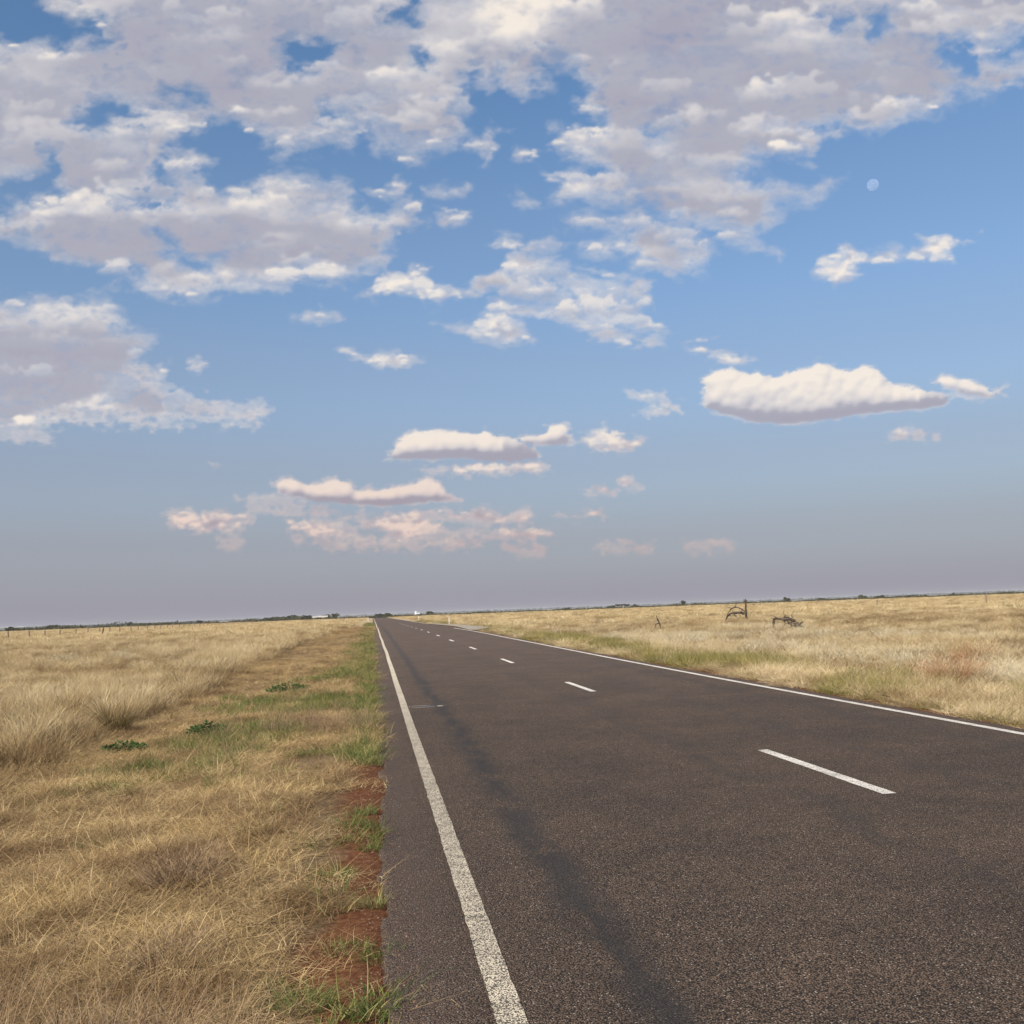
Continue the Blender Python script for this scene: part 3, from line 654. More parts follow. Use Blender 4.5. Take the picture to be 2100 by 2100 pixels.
m_straw = grass_mat('straw_grass', [(0,(0.266,0.189,0.102)),(.3,(0.512,0.393,0.224)),(.7,(0.696,0.566,0.350)),(1,(0.820,0.724,0.505))], [(.38,(.66,.60,.55)),(.5,(1,1,1)),(.62,(1.10,1.10,1.14))])
m_field = grass_mat('field_straw', [(0,(0.338,0.250,0.136)),(.35,(0.584,0.454,0.253)),(.7,(0.717,0.581,0.359)),(1,(0.840,0.745,0.515))], [(.38,(.64,.58,.50)),(.5,(1,1,1)),(.62,(1.10,1.09,1.08))], pscale=.11)
m_tuss = grass_mat('tussock_straw', [(0,(.24,.175,.09)),(.22,(.42,.32,.175)),(.5,(.62,.50,.30)),(.8,(.75,.64,.42)),(1,(.82,.74,.54))], [(.40,(.80,.77,.74)),(.6,(1.10,1.09,1.08))], transl=.18, pscale=.25, objrand=.72)
m_litter = grass_mat('fallen_straw', [(0,(0.154,0.102,0.056)),(.3,(0.338,0.240,0.131)),(.7,(0.543,0.413,0.228)),(.92,(0.696,0.561,0.340)),(1,(0.840,0.745,0.534))], [(.38,(.58,.52,.50)),(.5,(.98,.95,.92)),(.62,(1.20,1.18,1.08))], transl=.12, pscale=.9, objrand=.3)
m_twig = grass_mat('brown_twigs', [(0,(.15,.095,.060)),(.5,(.27,.19,.125)),(1,(.43,.33,.23))], None, .08, objrand=.3)
m_green = grass_mat('green_grass', [(0,(.065,.110,.030)),(.36,(.11,.165,.048)),(.6,(.21,.225,.08)),(.82,(.42,.35,.165)),(1,(.55,.45,.22))], None, .3, objrand=.4)
m_olive = grass_mat('olive_grass', [(0,(.16,.16,.055)),(.4,(.25,.235,.085)),(.75,(.38,.32,.14)),(1,(.56,.45,.24))], [(.36,(.8,.85,.8)),(.64,(1.12,1.05,1.0))], .28, pscale=.4)
m_pale = grass_mat('pale_twigs', [(0,(.40,.33,.21)),(.5,(.60,.52,.36)),(1,(.76,.69,.53))], None, .15)
m_leaf = grass_mat('weed_leaf', [(0,(.035,.072,.026)),(.6,(.065,.115,.042)),(1,(.13,.17,.075))], None, .25)
m_red = grass_mat('rusty_twigs', [(0,(.24,.12,.065)),(.5,(.44,.24,.13)),(1,(.62,.42,.25))], None, .12)
proto_me = {}
def proto(name, parts, mat):
    o = bpy.data.objects.new(name, mesh_np(name, *join(*parts))); o.data.materials.append(mat); return o
def coll(name, objs):
    c = bpy.data.collections.new(name)
    for o in objs: c.objects.link(o)
    return c
W0 = (.03, -.02)
TALL = coll('tall_tufts', [proto('tuft_%s' % 'abcd'[i], [blades(64, (.22, .56), .15+.03*i, .42+.10*i, .0052, 4, .85, i, wind=W0), blades(9, (.42, .62), .10, .26, .0045, 4, .5, 20+i), blades(40, (.10, .30), .24, .75, .006, 3, .8, 40+i)], m_straw) for i in range(4)])
FAR = coll('far_tufts', [proto('clump_%s' % 'abc'[i], [blades(46, (.30, .62), .34, .30+.07*i, .020, 3, .7, 60+i, wind=W0), blades(24, (.12, .32), .42, .7, .024, 2, .8, 70+i)], m_field) for i in range(3)])
MOUND = coll('mounds', [proto('mound_%s' % 'abcd'[i], [blades(190, (.26, .46), .13, .95-.1*i, .0065, 4, 1.25, 210+i), blades(70, (.24, .44), .10, .45, .006, 4, 1.1, 220+i)], m_tuss) for i in range(4)])
FARM = [proto('far_mound_%s' % 'ab'[i], [blades(70, (.36, .60), .26, .95-.15*i, .026, 3, 1.2, 230+i), blades(26, (.3, .5), .2, .4, .022, 3, 1.0, 240+i)], m_tuss) for i in range(2)]
for o_ in FARM: FAR.objects.link(o_)
MAT = coll('straw_mats', [proto('mat_%s' % 'abcd'[i], [blades(95, (.05, .20), .24, 0, .0034, 3, .6, 80+i, flat=1.38, base_h=.03), blades(10, (.2, .38), .24, 0, .0026, 4, .9, 180+i, flat=1.35, base_h=.05), blades(22, (.05, .15), .22, .6, .0034, 3, .8, 90+i)], m_litter) for i in range(4)])
STUB = coll('short_tufts', [proto('short_%s' % 'abc'[i], [blades(44, (.08, .26), .09, .5, .0032, 3, .8, 100+i, wind=(.08, .0))], m_litter) for i in range(3)])
GREEN = coll('green_tufts', [proto('green_%s' % 'abc'[i], [blades(46, (.07, .21), .10, .62, .0050, 3, .9, 120+i)], m_green) for i in range(3)])
OLIVE = coll('olive_tufts', [proto('olive_%s' % 'abc'[i], [blades(60, (.16, .46), .14, .28, .0065, 3, .6, 140+i)], m_olive) for i in range(3)])
def shrub_blades(seed, h=.5, spread=.3):
    a = blades(60, (h*.5, h*1.1), spread*.4, .75, .0075, 4, .5, seed); b = blades(110, (h*.15, h*.42), spread*1.1, .8, .006, 2, .5, seed+1, base_h=h*.62)
    return [a, b]
SHRUB = coll('twiggy_shrubs', [proto('twiggy_%s' % 'abc'[i], shrub_blades(160+2*i), m_pale) for i in range(3)])
TWIG = coll('brown_twig_tufts', [proto('twig_%s' % 'ab'[i], [blades(80, (.10, .38), .16, .75, .0026, 4, .4, 180+i, base_h=.08)], m_twig) for i in range(2)])

def scatter(name, label, c, P, S, T=None, tilt=.12):
    """instances of the collection's tufts on the points P with scales S (sx, sz)"""
    n = len(P); V = np.column_stack([P[:,0], P[:,1], ground_z(P[:,0], P[:,1])])
    me = bpy.data.meshes.new(name); me.vertices.add(n); me.vertices.foreach_set('co', V.astype(np.float32).ravel())
    rot = np.column_stack([rng.normal(0, tilt, n), rng.normal(0, tilt, n), rng.uniform(0, 6.283, n)])
    scl = np.column_stack([S[:,0], S[:,0], S[:,1]])
    for nm, arr in (('rot', rot), ('scl', scl)):
        a = me.attributes.new(nm, 'FLOAT_VECTOR', 'POINT'); a.data.foreach_set('vector', arr.astype(np.float32).ravel())
    a = me.attributes.new('pick', 'INT', 'POINT'); a.data.foreach_set('value', rng.randint(0, len(c.objects), n).astype(np.int32))
    o = link(name, me); tag(o, label, name.replace('_', ' ') if name in ('grass',) else 'grass', kind='stuff')
    ng = bpy.data.node_groups.new(name+'_nodes', 'GeometryNodeTree')
    ng.interface.new_socket('Geometry', in_out='INPUT', socket_type='NodeSocketGeometry'); ng.interface.new_socket('Geometry', in_out='OUTPUT', socket_type='NodeSocketGeometry')
    N = ng.nodes.new; K = ng.links.new
    gi = N('NodeGroupInput'); go = N('NodeGroupOutput'); ip = N('GeometryNodeInstanceOnPoints'); ci = N('GeometryNodeCollectionInfo')
    ci.inputs[0].default_value = c; ci.inputs[1].default_value = True; ci.inputs[2].default_value = True
    def attr(nm, ty):
        q = N('GeometryNodeInputNamedAttribute'); q.data_type = ty; q.inputs[0].default_value = nm; return q.outputs[0]
    K(gi.outputs[0], ip.inputs['Points']); K(ci.outputs[0], ip.inputs['Instance']); ip.inputs['Pick Instance'].default_value = True
    K(attr('pick', 'INT'), ip.inputs['Instance Index']); K(attr('scl', 'FLOAT_VECTOR'), ip.inputs['Scale'])
    e2r = N('FunctionNodeEulerToRotation'); K(attr('rot', 'FLOAT_VECTOR'), e2r.inputs[0]); K(e2r.outputs[0], ip.inputs['Rotation'])
    K(ip.outputs[0], go.inputs[0])
    md = o.modifiers.new('scatter', 'NODES'); md.node_group = ng
    return o
def wedge(r0, r1, dens, a0=-34, a1=52):
    """random points over the part of the plain in view (and a margin to both sides)"""
    area = (r1*r1-r0*r0)/2*R(a1-a0); n = int(area*dens)
    r = np.sqrt(rng.uniform(r0*r0, r1*r1, n)); a = np.radians(rng.uniform(a0, a1, n))
    return np.column_stack([r*np.sin(a), r*np.cos(a)])
def keep(P, prob): return P[rng.rand(len(P)) < prob]
wobble = lambda y, k=0: fbm(y*.23+k, y*0+k, 4)*.55
def left_edge(y): return -4.80 + wobble(y) + .9*sstep(40, 170, y)
def right_edge(y): return 11.3 + wobble(y, 31)*1.3
lump = lambda P, s=.35, k=0: fbm(P[:,0]*s+k, P[:,1]*s+k, 4)
# tall pale grass: left and right fields, growing as tussocks with brown gaps between
def tussocks(r0, r1, dens, per, sig, a0=-36, a1=54, s=.3, k=0):
    C = wedge(r0, r1, dens, a0, a1); C = keep(C, np.clip(.62+1.6*lump(C, s, k), .15, 1))
    hc = rng.uniform(.55, 1.1, len(C))+.5*lump(C, s*.6, k+9); n = per
    d = rng.normal(0, sig, (len(C), n, 2)); P = (C[:,None,:]+d).reshape(-1, 2); q = (d**2).sum(2).ravel()/(2*sig)**2
    return P, np.repeat(hc, n)*np.clip(1.08-.42*q, .45, 1.1), C, hc
def in_field(P): return (P[:,0] < left_edge(P[:,1])) | (P[:,0] > right_edge(P[:,1]))
B = [tussocks(9, 26, 1.9, 4, .20, -40, 58), tussocks(26, 60, 1.5, 4, .24), tussocks(60, 105, .75, 3, .30)]
Pn = np.concatenate([q[0] for q in B]); Hn = np.concatenate([q[1] for q in B]); m_ = in_field(Pn); Pn = Pn[m_]; Hn = Hn[m_]; r = r_(Pn[:,0], Pn[:,1])
S = np.column_stack([.85+.4*rng.rand(len(Pn))+.006*r, Hn*np.where(Pn[:,0] > 4, .84, 1.0+.40*(1-sstep(.5, 4.5, left_edge(Pn[:,1])-Pn[:,0])))*(.85+.3*rng.rand(len(Pn)))])
Cm = np.concatenate([q[2] for q in B]); Hm = np.concatenate([q[3] for q in B]); m_ = in_field(Cm); Cm = Cm[m_]; Hm = Hm[m_]; r = r_(Cm[:,0], Cm[:,1])
Sm = np.column_stack([(.75+.75*rng.rand(len(Cm)))*(1+.006*r), (.55+.65*Hm)*(.85+.3*rng.rand(len(Cm)))*np.where(Cm[:,0] > 4, .85, 1.05+.45*(1-sstep(.5, 4.5, left_edge(Cm[:,1])-Cm[:,0])))])
scatter('grass_tussocks', 'rounded drooping tussocks of cream and brown straw across both fields', MOUND, Cm, Sm, tilt=.1)
scatter('field_grass', 'tall pale straw grass covering the fields on both sides of the road', TALL, Pn, S, tilt=.16)
B = [tussocks(95, 180, .30, 4, .42, s=.12), tussocks(180, 340, .11, 4, .8, s=.07), tussocks(340, 700, .034, 4, 1.5, s=.035)]
Pf = np.concatenate([q[0] for q in B]); Hf = np.concatenate([q[1] for q in B])
m_ = (Pf[:,0] < np.minimum(left_edge(Pf[:,1]), -3.0)) | (Pf[:,0] > right_edge(Pf[:,1])); Pf = Pf[m_]; Hf = Hf[m_]; r = r_(Pf[:,0], Pf[:,1])
S = np.column_stack([.85+.5*rng.rand(len(Pf))+.0045*r, Hf*(.85+.4*rng.rand(len(Pf)))])
scatter('distant_grass', 'golden dry grass running out to the horizon', FAR, Pf, S, tilt=.1)
Pu = np.concatenate([wedge(9, 45, 9, -38, 56), wedge(45, 100, 2.4)]); Pu = Pu[in_field(Pu)]; r = r_(Pu[:,0], Pu[:,1])
scatter('field_litter', 'brown fallen straw between the field tussocks', MAT, Pu, np.column_stack([1.1+.5*rng.rand(len(Pu))+.012*r, 1.0+.8*rng.rand(len(Pu))]), tilt=.15)
# left verge: matted straw, short tufts, brown twigs
def soilness(P): return sstep(-.92, -.38, P[:,0] + 1.0*fbm(P[:,0]*1.3, P[:,1]*.85+20, 4))*(P[:,1] < 13) + sstep(-.5, -.15, P[:,0])*(P[:,1] >= 16)*.4
def verge_l(P): return (P[:,0] > left_edge(P[:,1])-.25) & (P[:,0] < .03+.08*fbm(P[:,1]*2.2, P[:,1]*0+8, 3))
Pv = np.concatenate([wedge(2.2, 9, 88, -42, 12), wedge(9, 20, 46, -26, 4), wedge(20, 45, 16, -20, 3), wedge(45, 130, 3.2, -10, 2)])
Pv = Pv[verge_l(Pv)]; Pv = keep(Pv, 1-.95*soilness(Pv)); r = r_(Pv[:,0], Pv[:,1])
S = np.column_stack([.85+.6*rng.rand(len(Pv))+.02*np.maximum(r-10, 0), .55+.9*rng.rand(len(Pv))**2+.5*np.clip(lump(Pv, .9), 0, 1)])
scatter('fallen_straw', 'matted flattened straw on the left verge', MAT, Pv, S, tilt=.1)
Pv = np.concatenate([wedge(2.2, 9, 26, -42, 12), wedge(9, 20, 17, -26, 4), wedge(20, 60, 8, -20, 3), wedge(60, 160, 2.5, -10, 2)])
Pv = Pv[verge_l(Pv)]; Pv = keep(Pv, (1-.9*soilness(Pv))*np.clip(.35+2.6*lump(Pv, .9, 60), .03, 1)); r = r_(Pv[:,0], Pv[:,1])
S = np.column_stack([.8+.7*rng.rand(len(Pv))+.012*r, .4+.65*rng.rand(len(Pv))])
scatter('short_dry_grass', 'short dry grass tufts standing in the matted left verge', STUB, Pv, S, tilt=.2)
Pt = np.concatenate([wedge(3, 9, 40, -42, 12), wedge(9, 26, 12, -26, 4)]); Pt = Pt[verge_l(Pt)]
Pt = keep(Pt, (1-soilness(Pt))*sstep(.12, .42, lump(Pt, .55, 200))*.8)
scatter('brown_twigs', 'brown twiggy dead weeds tangled on the left verge', TWIG, Pt, np.column_stack([.8+.7*rng.rand(len(Pt)), .7+.8*rng.rand(len(Pt))]), tilt=.25)
# green growth: ragged fringe on the asphalt edge, patches on the verge
Pg = np.concatenate([wedge(3, 12, 42, -42, 14), wedge(12, 30, 85, -18, 3), wedge(30, 60, 36, -12, 3), wedge(60, 190, 9, -4, 1.5)])
x, y = Pg[:,0], Pg[:,1]; l = lump(Pg, 1.1, 90); l2 = lump(Pg, .38, 130)
pr = sstep(.34, .05, np.abs(x+.16))*np.where(y < 12, np.clip(.12+1.7*l, 0, 1), .75)*(x < .10)
pr = np.maximum(pr, .78*sstep(-3.9, -2.6, x)*sstep(-.1, -.5, x)*sstep(10.5, 14, y)*(1-sstep(30, 48, y))*np.clip(.02+3.2*l2+1.6*l, 0, 1))
pr = pr*np.where(y > 14, np.clip(.55+1.5*l, .1, 1), 1); pr = np.maximum(pr, .28*sstep(-1.6, -.6, x)*sstep(.05, -.2, x)*sstep(24, 34, y))
Pg = keep(Pg, pr*(Pg[:,0] < .10)); r = r_(Pg[:,0], Pg[:,1])
S = np.column_stack([.8+.6*rng.rand(len(Pg))+.012*r, .60+.75*rng.rand(len(Pg))+.25*sstep(11, 16, r)])
scatter('green_grass', 'low green grass along the left asphalt edge', GREEN, Pg, S, tilt=.2)
# right verge: olive and straw grass
Pr = np.concatenate([wedge(10, 24, 24, 14, 58), wedge(24, 60, 13, 4, 36), wedge(60, 190, 3.2, 1, 14)])
x, y = Pr[:,0], Pr[:,1]; m_ = (x > 8.12+.12*fbm(y*.8, y*0, 3)) & (x < right_edge(y)+.3)
Pr = Pr[m_]; x, y = Pr[:,0], Pr[:,1]
ramp_ = sstep(8.1, 9.0, x)
turn = (y > 80) & (y < 140) & (x < 10.6) & (x > 7.5)
pol = np.clip(.30+1.6*lump(Pr, .3, 300)+.35*sstep(8.5, 9.3, x)*sstep(11.2, 10.0, x), 0, .95)
ol = (rng.rand(len(Pr)) < pol) & ~turn; r = r_(x, y)
hs = (.32+.52*ramp_)*(.7+.6*rng.rand(len(Pr)))
S = np.column_stack([.8+.5*rng.rand(len(Pr))+.010*r, hs])
scatter('olive_grass', 'olive green grass on the right verge', OLIVE, Pr[ol], S[ol], tilt=.15)
S[:,1] *= .52
no = ~ol & ~turn
scatter('verge_straw', 'short dry straw on the right verge', TALL, Pr[no], S[no], tilt=.25)
# pale twiggy shrubs beyond the right verge, sparse elsewhere
Ps = np.concatenate([wedge(14, 30, 2.6, 16, 56), wedge(30, 70, 2.0, 8, 40)])
x, y = Ps[:,0], Ps[:,1]; pr = ((x > right_edge(y)+.3) & (x < 24))*np.clip(.25+2.2*lump(Ps, .16, 400)+.3*sstep(12, 15, x), 0, 1)
Pl = np.concatenate([wedge(16, 60, 1.1, -24, -4)]); Pl = Pl[Pl[:,0] < left_edge(Pl[:,1])-.6]; Pl = keep(Pl, np.clip(1.2*lump(Pl, .2, 420), 0, 1))
Ps = np.concatenate([keep(Ps, pr), Pl])
scatter('pale_shrubs', 'low pale twiggy shrubs among the field grass', SHRUB, Ps, np.column_stack([.8+.6*rng.rand(len(Ps)), .75+.6*rng.rand(len(Ps))]), tilt=.1)

# brown stems where the tall grass ends: shade painted into their colour
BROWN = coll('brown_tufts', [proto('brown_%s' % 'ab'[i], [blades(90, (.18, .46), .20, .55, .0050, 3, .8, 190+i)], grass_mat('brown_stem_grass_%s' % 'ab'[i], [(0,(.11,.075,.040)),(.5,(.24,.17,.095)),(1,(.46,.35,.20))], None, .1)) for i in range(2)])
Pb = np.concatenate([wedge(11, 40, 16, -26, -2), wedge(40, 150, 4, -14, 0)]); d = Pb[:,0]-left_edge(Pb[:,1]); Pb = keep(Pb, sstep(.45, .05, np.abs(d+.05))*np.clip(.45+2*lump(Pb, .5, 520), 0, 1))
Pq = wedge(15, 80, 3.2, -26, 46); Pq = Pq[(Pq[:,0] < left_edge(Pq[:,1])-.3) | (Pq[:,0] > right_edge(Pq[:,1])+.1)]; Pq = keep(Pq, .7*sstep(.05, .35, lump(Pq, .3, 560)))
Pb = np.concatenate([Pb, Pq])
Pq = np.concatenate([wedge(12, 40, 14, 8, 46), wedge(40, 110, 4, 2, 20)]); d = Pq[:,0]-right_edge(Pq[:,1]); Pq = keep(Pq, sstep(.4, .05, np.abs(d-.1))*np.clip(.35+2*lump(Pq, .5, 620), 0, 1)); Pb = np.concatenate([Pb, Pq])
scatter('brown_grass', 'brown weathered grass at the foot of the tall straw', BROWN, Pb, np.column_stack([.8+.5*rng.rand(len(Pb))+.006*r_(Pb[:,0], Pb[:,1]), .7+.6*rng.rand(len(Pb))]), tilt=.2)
# loose chips and straw specks along the asphalt edge
bm = bmesh.new(); bmesh.ops.create_icosphere(bm, subdivisions=1, radius=.006)
for v in bm.verts: v.co = v.co*random.uniform(.7, 1.3); v.co.z *= .6
CHIP = coll('chips', []); co_ = bpy.data.objects.new('chip', bm_mesh('chip', bm)); co_.data.materials.append(grass_mat('loose_stone', [(0,(.06,.04,.03)),(.5,(.14,.09,.065)),(.9,(.20,.13,.10)),(1,(.34,.27,.21))], None, 0, objrand=1)); CHIP.objects.link(co_)
n = 9000; yy = 3+np.exp(rng.uniform(0, 2.8, n))-1; xx = np.where(rng.rand(n) < .75, rng.normal(.03, .10, n), rng.normal(-.25, .25, n)); ok = (xx > -1.1) & (xx < .45); Pc = np.column_stack([xx, yy])[ok]
oc = scatter('loose_gravel', 'loose stone chips along the crumbling left asphalt edge', CHIP, Pc, np.column_stack([.3+.9*rng.rand(len(Pc))**3]*2), tilt=.5)
zc = np.maximum(ground_z(Pc[:,0], Pc[:,1]), np.where(Pc[:,0] > .06, road_z(Pc[:,0], Pc[:,1]), -9)); Vc = np.column_stack([Pc, zc]); oc.data.vertices.foreach_set('co', Vc.astype(np.float32).ravel())
# ------------------------------------------------------------------ single plants one can point at
def plant(name, label, cat, x, y, parts, mat, rz=0, group=None, dz=0):
    o = link(name, mesh_np(name, *join(*parts)), mat, None, (x, y, gz(x, y)+dz)); o.rotation_euler.z = rz
    return tag(o, label, cat, group)
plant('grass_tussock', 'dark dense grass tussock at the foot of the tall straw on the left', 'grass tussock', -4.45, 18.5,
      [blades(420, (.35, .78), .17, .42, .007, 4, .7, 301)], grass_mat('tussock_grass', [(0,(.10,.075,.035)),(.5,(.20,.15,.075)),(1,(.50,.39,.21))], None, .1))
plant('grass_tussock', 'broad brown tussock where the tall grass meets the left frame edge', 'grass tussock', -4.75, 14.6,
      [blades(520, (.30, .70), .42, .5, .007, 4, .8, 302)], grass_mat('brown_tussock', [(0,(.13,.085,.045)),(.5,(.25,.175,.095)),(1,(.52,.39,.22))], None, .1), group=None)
def bush_parts(seed, n, h, rad):
    return [blades(n, (h*.6, h*1.15), rad*.30, .72, .006, 4, .45, seed), blades(n*2, (h*.12, h*.40), rad*.85, .85, .0045, 2, .6, seed+1, base_h=h*.62), blades(n, (h*.10, h*.3), rad*.55, .5, .0045, 2, .6, seed+2, base_h=h*.85)]
plant('dry_bush', 'rusty red dry bush behind the right verge', 'bush', 11.75, 19.5, bush_parts(310, 700, .74, .95), m_red)
plant('dry_bush', 'smaller faded red dry bush near the right frame edge, beyond the rusty one', 'bush', 15.6, 24.6, bush_parts(314, 300, .70, .75), m_red)
plant('dry_bush', 'brown leafless twiggy bush in the middle of the left verge', 'bush', -1.30, 7.2, bush_parts(318, 300, .34, .50), m_twig)
plant('dry_bush', 'grey brown twiggy bush low in the left foreground', 'bush', -1.05, 5.5, bush_parts(322, 220, .26, .38), m_twig)
def leafy(seed, n, rad, h):
    r = np.random.RandomState(seed); V = []; F = []
    for i in range(n):
        a = r.uniform(0, 6.28); d = rad*math.sqrt(r.rand()); c = np.array([d*math.cos(a), d*math.sin(a), h*r.uniform(.25, 1)*(1-.5*d/rad)])
        L = r.uniform(.05, .09); w = L*.32; u = np.array([math.cos(a+r.normal(0,.7)), math.sin(a+r.normal(0,.7)), r.uniform(-.2, .8)]); u /= np.linalg.norm(u)
        s = np.cross(u, [0,0,1.]); s /= np.linalg.norm(s)+1e-6; dn = np.cross(s, u)*L*.12
        pts = [c, c+u*L*.45+s*w-dn, c+u*L, c+u*L*.45-s*w-dn]; k = len(V); V += [*pts, c+u*L*.5+dn]
        F += [[k, k+1, k+4, k+4], [k+1, k+2, k+4, k+4], [k+2, k+3, k+4, k+4], [k+3, k, k+4, k+4]]
    return V, [f[:3] for f in F]
def weed(x, y, label, seed, n=240, rad=.3, h=.22):
    V, F = leafy(seed, n, rad, h); me = bpy.data.meshes.new('foliage'); me.from_pydata([tuple(v) for v in V], [], F)
    e_ = empty('leafy_weed', (x, y, gz(x, y))); tag(e_, label, 'weed')
    link('foliage', me, m_leaf, e_)
    link('stem', mesh_np('stem', *blades(26, (h*.5, h), rad*.25, .8, .009, 3, .3, seed+5)), m_leaf, e_)
weed(-2.68, 17.0, 'dark green leafy weed alone in the straw between tussock and road', 330, 300, .30, .26)
weed(-2.10, 25.6, 'farthest dark green leafy weed, spread wide on the left verge', 331, 420, .50, .26)
weed(-3.70, 15.8, 'bright green leafy weed nearest the tall grass on the left', 332, 260, .30, .16)
def green(x, y, label, seed, n=220, rad=.16, h=(.06, .17), mat=None):
    plant('green_grass_tuft', label, 'grass tuft', x, y, [blades(n, h, rad, .6, .0042, 3, .9, seed)], mat or m_green)
green(-.34, 4.80, 'bushy green grass tuft nearest the camera, beside the lowest red soil', 340, 330, .135, (.05, .15))
green(-.31, 7.02, 'green grass tuft at the upper end of the widest red soil patch', 341, 320, .14)
green(-.17, 5.50, 'flat green grass tuft between the two lowest red soil patches', 342, 240, .12, (.04, .11))
green(-.97, 9.45, 'green tuft left of the red soil, farther of the close pair', 343, 260, .13)
green(-.99, 8.62, 'green tuft left of the red soil, nearer of the close pair', 344, 220, .12)
green(-.74, 10.85, 'small lone green tuft in pale straw above the close pair', 345, 180, .11)
green(-2.30, 8.95, 'dull green tuft out in the straw towards the left frame edge', 346, 200, .13, (.08, .2))
green(-.82, 13.4, 'largest bright green grass patch, nearest end of the green verge', 347, 620, .30, (.08, .2))
green(-1.04, 15.6, 'second large bright green grass patch, just beyond the first', 348, 600, .32, (.08, .2))
green(-.50, 5.05, 'faint green tuft in straw left of the lowest red soil', 349, 120, .10, (.04, .12))
for i, (x, y, lb) in enumerate([(-.02, 4.62, 'yellow tipped green tuft on the asphalt edge, nearest the camera'), (.0, 5.32, 'green tuft on the asphalt edge between the two lowest red patches'),
        (-.03, 6.30, 'spiky pale green tuft on the asphalt edge beside the widest red patch'), (-.05, 7.75, 'green tuft on the asphalt edge above the widest red patch'), (-.10, 9.15, 'green tuft on the asphalt edge where the highest red patch ends')]):
    green(x, y, lb, 360+i, 150, .085, (.05, .16), m_green if i % 2 else grass_mat('tipped_grass_%s' % 'abcde'[i], [(0,(.07,.12,.035)),(.5,(.15,.20,.07)),(.8,(.45,.38,.17)),(1,(.62,.5,.27))], None, .3))

# ------------------------------------------------------------------ dead wood on the right
m_dead = simple_mat('weathered_dead_wood', (.075,.059,.047), .9, .45, 9, .15, .6)
m_deadpale = simple_mat('bleached_dead_wood', (.36,.30,.23), .9, .3, 9, .15, .6)
def limb(name, parent, pts, rads, mat, seed=0, n=7):
    rj = random.Random(seed*7+1); Q = [Vector(pts[0])]; RR = [rads[0]]
    for a_, b_, r0_, r1_ in zip(pts, pts[1:], rads, rads[1:]):
        a_, b_ = Vector(a_), Vector(b_); l_ = (b_-a_).length
        Q.append((a_+b_)/2+Vector((rj.uniform(-1,1), rj.uniform(-1,1), rj.uniform(-1,1)))*l_*.13); Q.append(b_); RR += [(r0_+r1_)/2*rj.uniform(.8,1.15), r1_*rj.uniform(.85,1.2)]
    bm = bmesh.new(); tube(bm, Q, [r*1.2 for r in RR], n, seed, .3); return link(name, bm_mesh(name, bm, True), mat, parent)
def frame_at(name, x, y, label, cat):
    e_ = empty(name, (x, y, gz(x, y)), -math.atan2(x, y)); return tag(e_, label, cat)
dt = frame_at('dead_tree', 30.55, 82.3, 'fallen dead tree with one limb upright and the others arched', 'dead tree')
H = lambda a, b, c=0: (a, c, b)
limb('trunk', dt, [H(.95,-.1,.1), H(.88,.25,.05), H(.80,.62,0), H(.45,.72,-.05), H(.05,.74,-.1), H(-.35,.70,-.05), H(-.68,.52,.1), H(-.80,.30,.15), H(-.86,-.05,.2)], [.10,.095,.09,.085,.075,.07,.06,.055,.05], m_dead, 1)
limb('limb', dt, [H(.82,.55,0), H(.86,.9,.06), H(.83,1.25,.1), H(.88,1.55,.1), H(.84,1.86,.12)], [.075,.065,.055,.05,.03], m_dead, 2)
limb('limb', dt, [H(.86,1.42,.1), H(.76,1.62,.08), H(.72,1.84,.03)], [.04,.03,.018], m_dead, 3)
limb('limb', dt, [H(.86,1.5,.1), H(.95,1.66,.12), H(.98,1.80,.12)], [.035,.025,.015], m_dead, 4)
limb('branch', dt, [H(.82,.72,0), H(.62,.92,.12), H(.35,1.08,.2), H(.08,1.20,.24), H(-.05,1.22,.25)], [.05,.045,.04,.03,.02], m_dead, 5)
limb('branch', dt, [H(-.02,1.2,.25), H(-.3,1.12,.3), H(-.52,.90,.33), H(-.68,.66,.35), H(-.78,.42,.3)], [.028,.028,.024,.02,.014], m_dead, 6)
limb('branch', dt, [H(.40,1.06,.2), H(.5,.88,.1), H(.52,.70,0)], [.03,.03,.03], m_deadpale, 7)
limb('branch', dt, [H(.1,.74,-.1), H(.22,.88,-.15), H(.42,.98,-.2)], [.035,.028,.02], m_deadpale, 8)
limb('branch', dt, [H(.3,.72,-.05), H(.12,.45,-.3), H(-.02,.1,-.5)], [.035,.03,.02], m_deadpale, 9)
limb('branch', dt, [H(-.2,.72,-.1), H(-.1,.5,-.2), H(.08,.28,-.3), H(.2,.0,-.35)], [.03,.026,.022,.018], m_dead, 10)
lg = frame_at('dead_log', 23.02, 54.3, 'low fallen dead log raised on its stubs, right of the dead tree', 'dead log')
limb('trunk', lg, [H(-.64,.62,.1), H(-.35,.66,.05), H(0,.64,0), H(.32,.62,-.05), H(.52,.48,0), H(.70,.28,.1), H(.86,.14,.15)], [.055,.06,.065,.065,.07,.06,.03], m_dead, 11)
limb('limb', lg, [H(-.60,.63,.1), H(-.64,.35,.12), H(-.66,-.05,.14)], [.055,.05,.045], m_dead, 12)
limb('limb', lg, [H(.05,.62,0), H(.15,.42,-.1), H(.38,.30,-.12), H(.62,.24,-.1), H(1.05,.12,0)], [.05,.06,.085,.07,.03], m_dead, 13)
limb('branch', lg, [H(.36,.56,0), H(.33,.78,.1), H(.22,.86,.15)], [.03,.022,.012], m_deadpale, 14)
limb('branch', lg, [H(-.1,.63,.05), H(-.02,.35,.2), H(-.2,.0,.3)], [.03,.025,.02], m_deadpale, 15)
rt = random.Random(77)
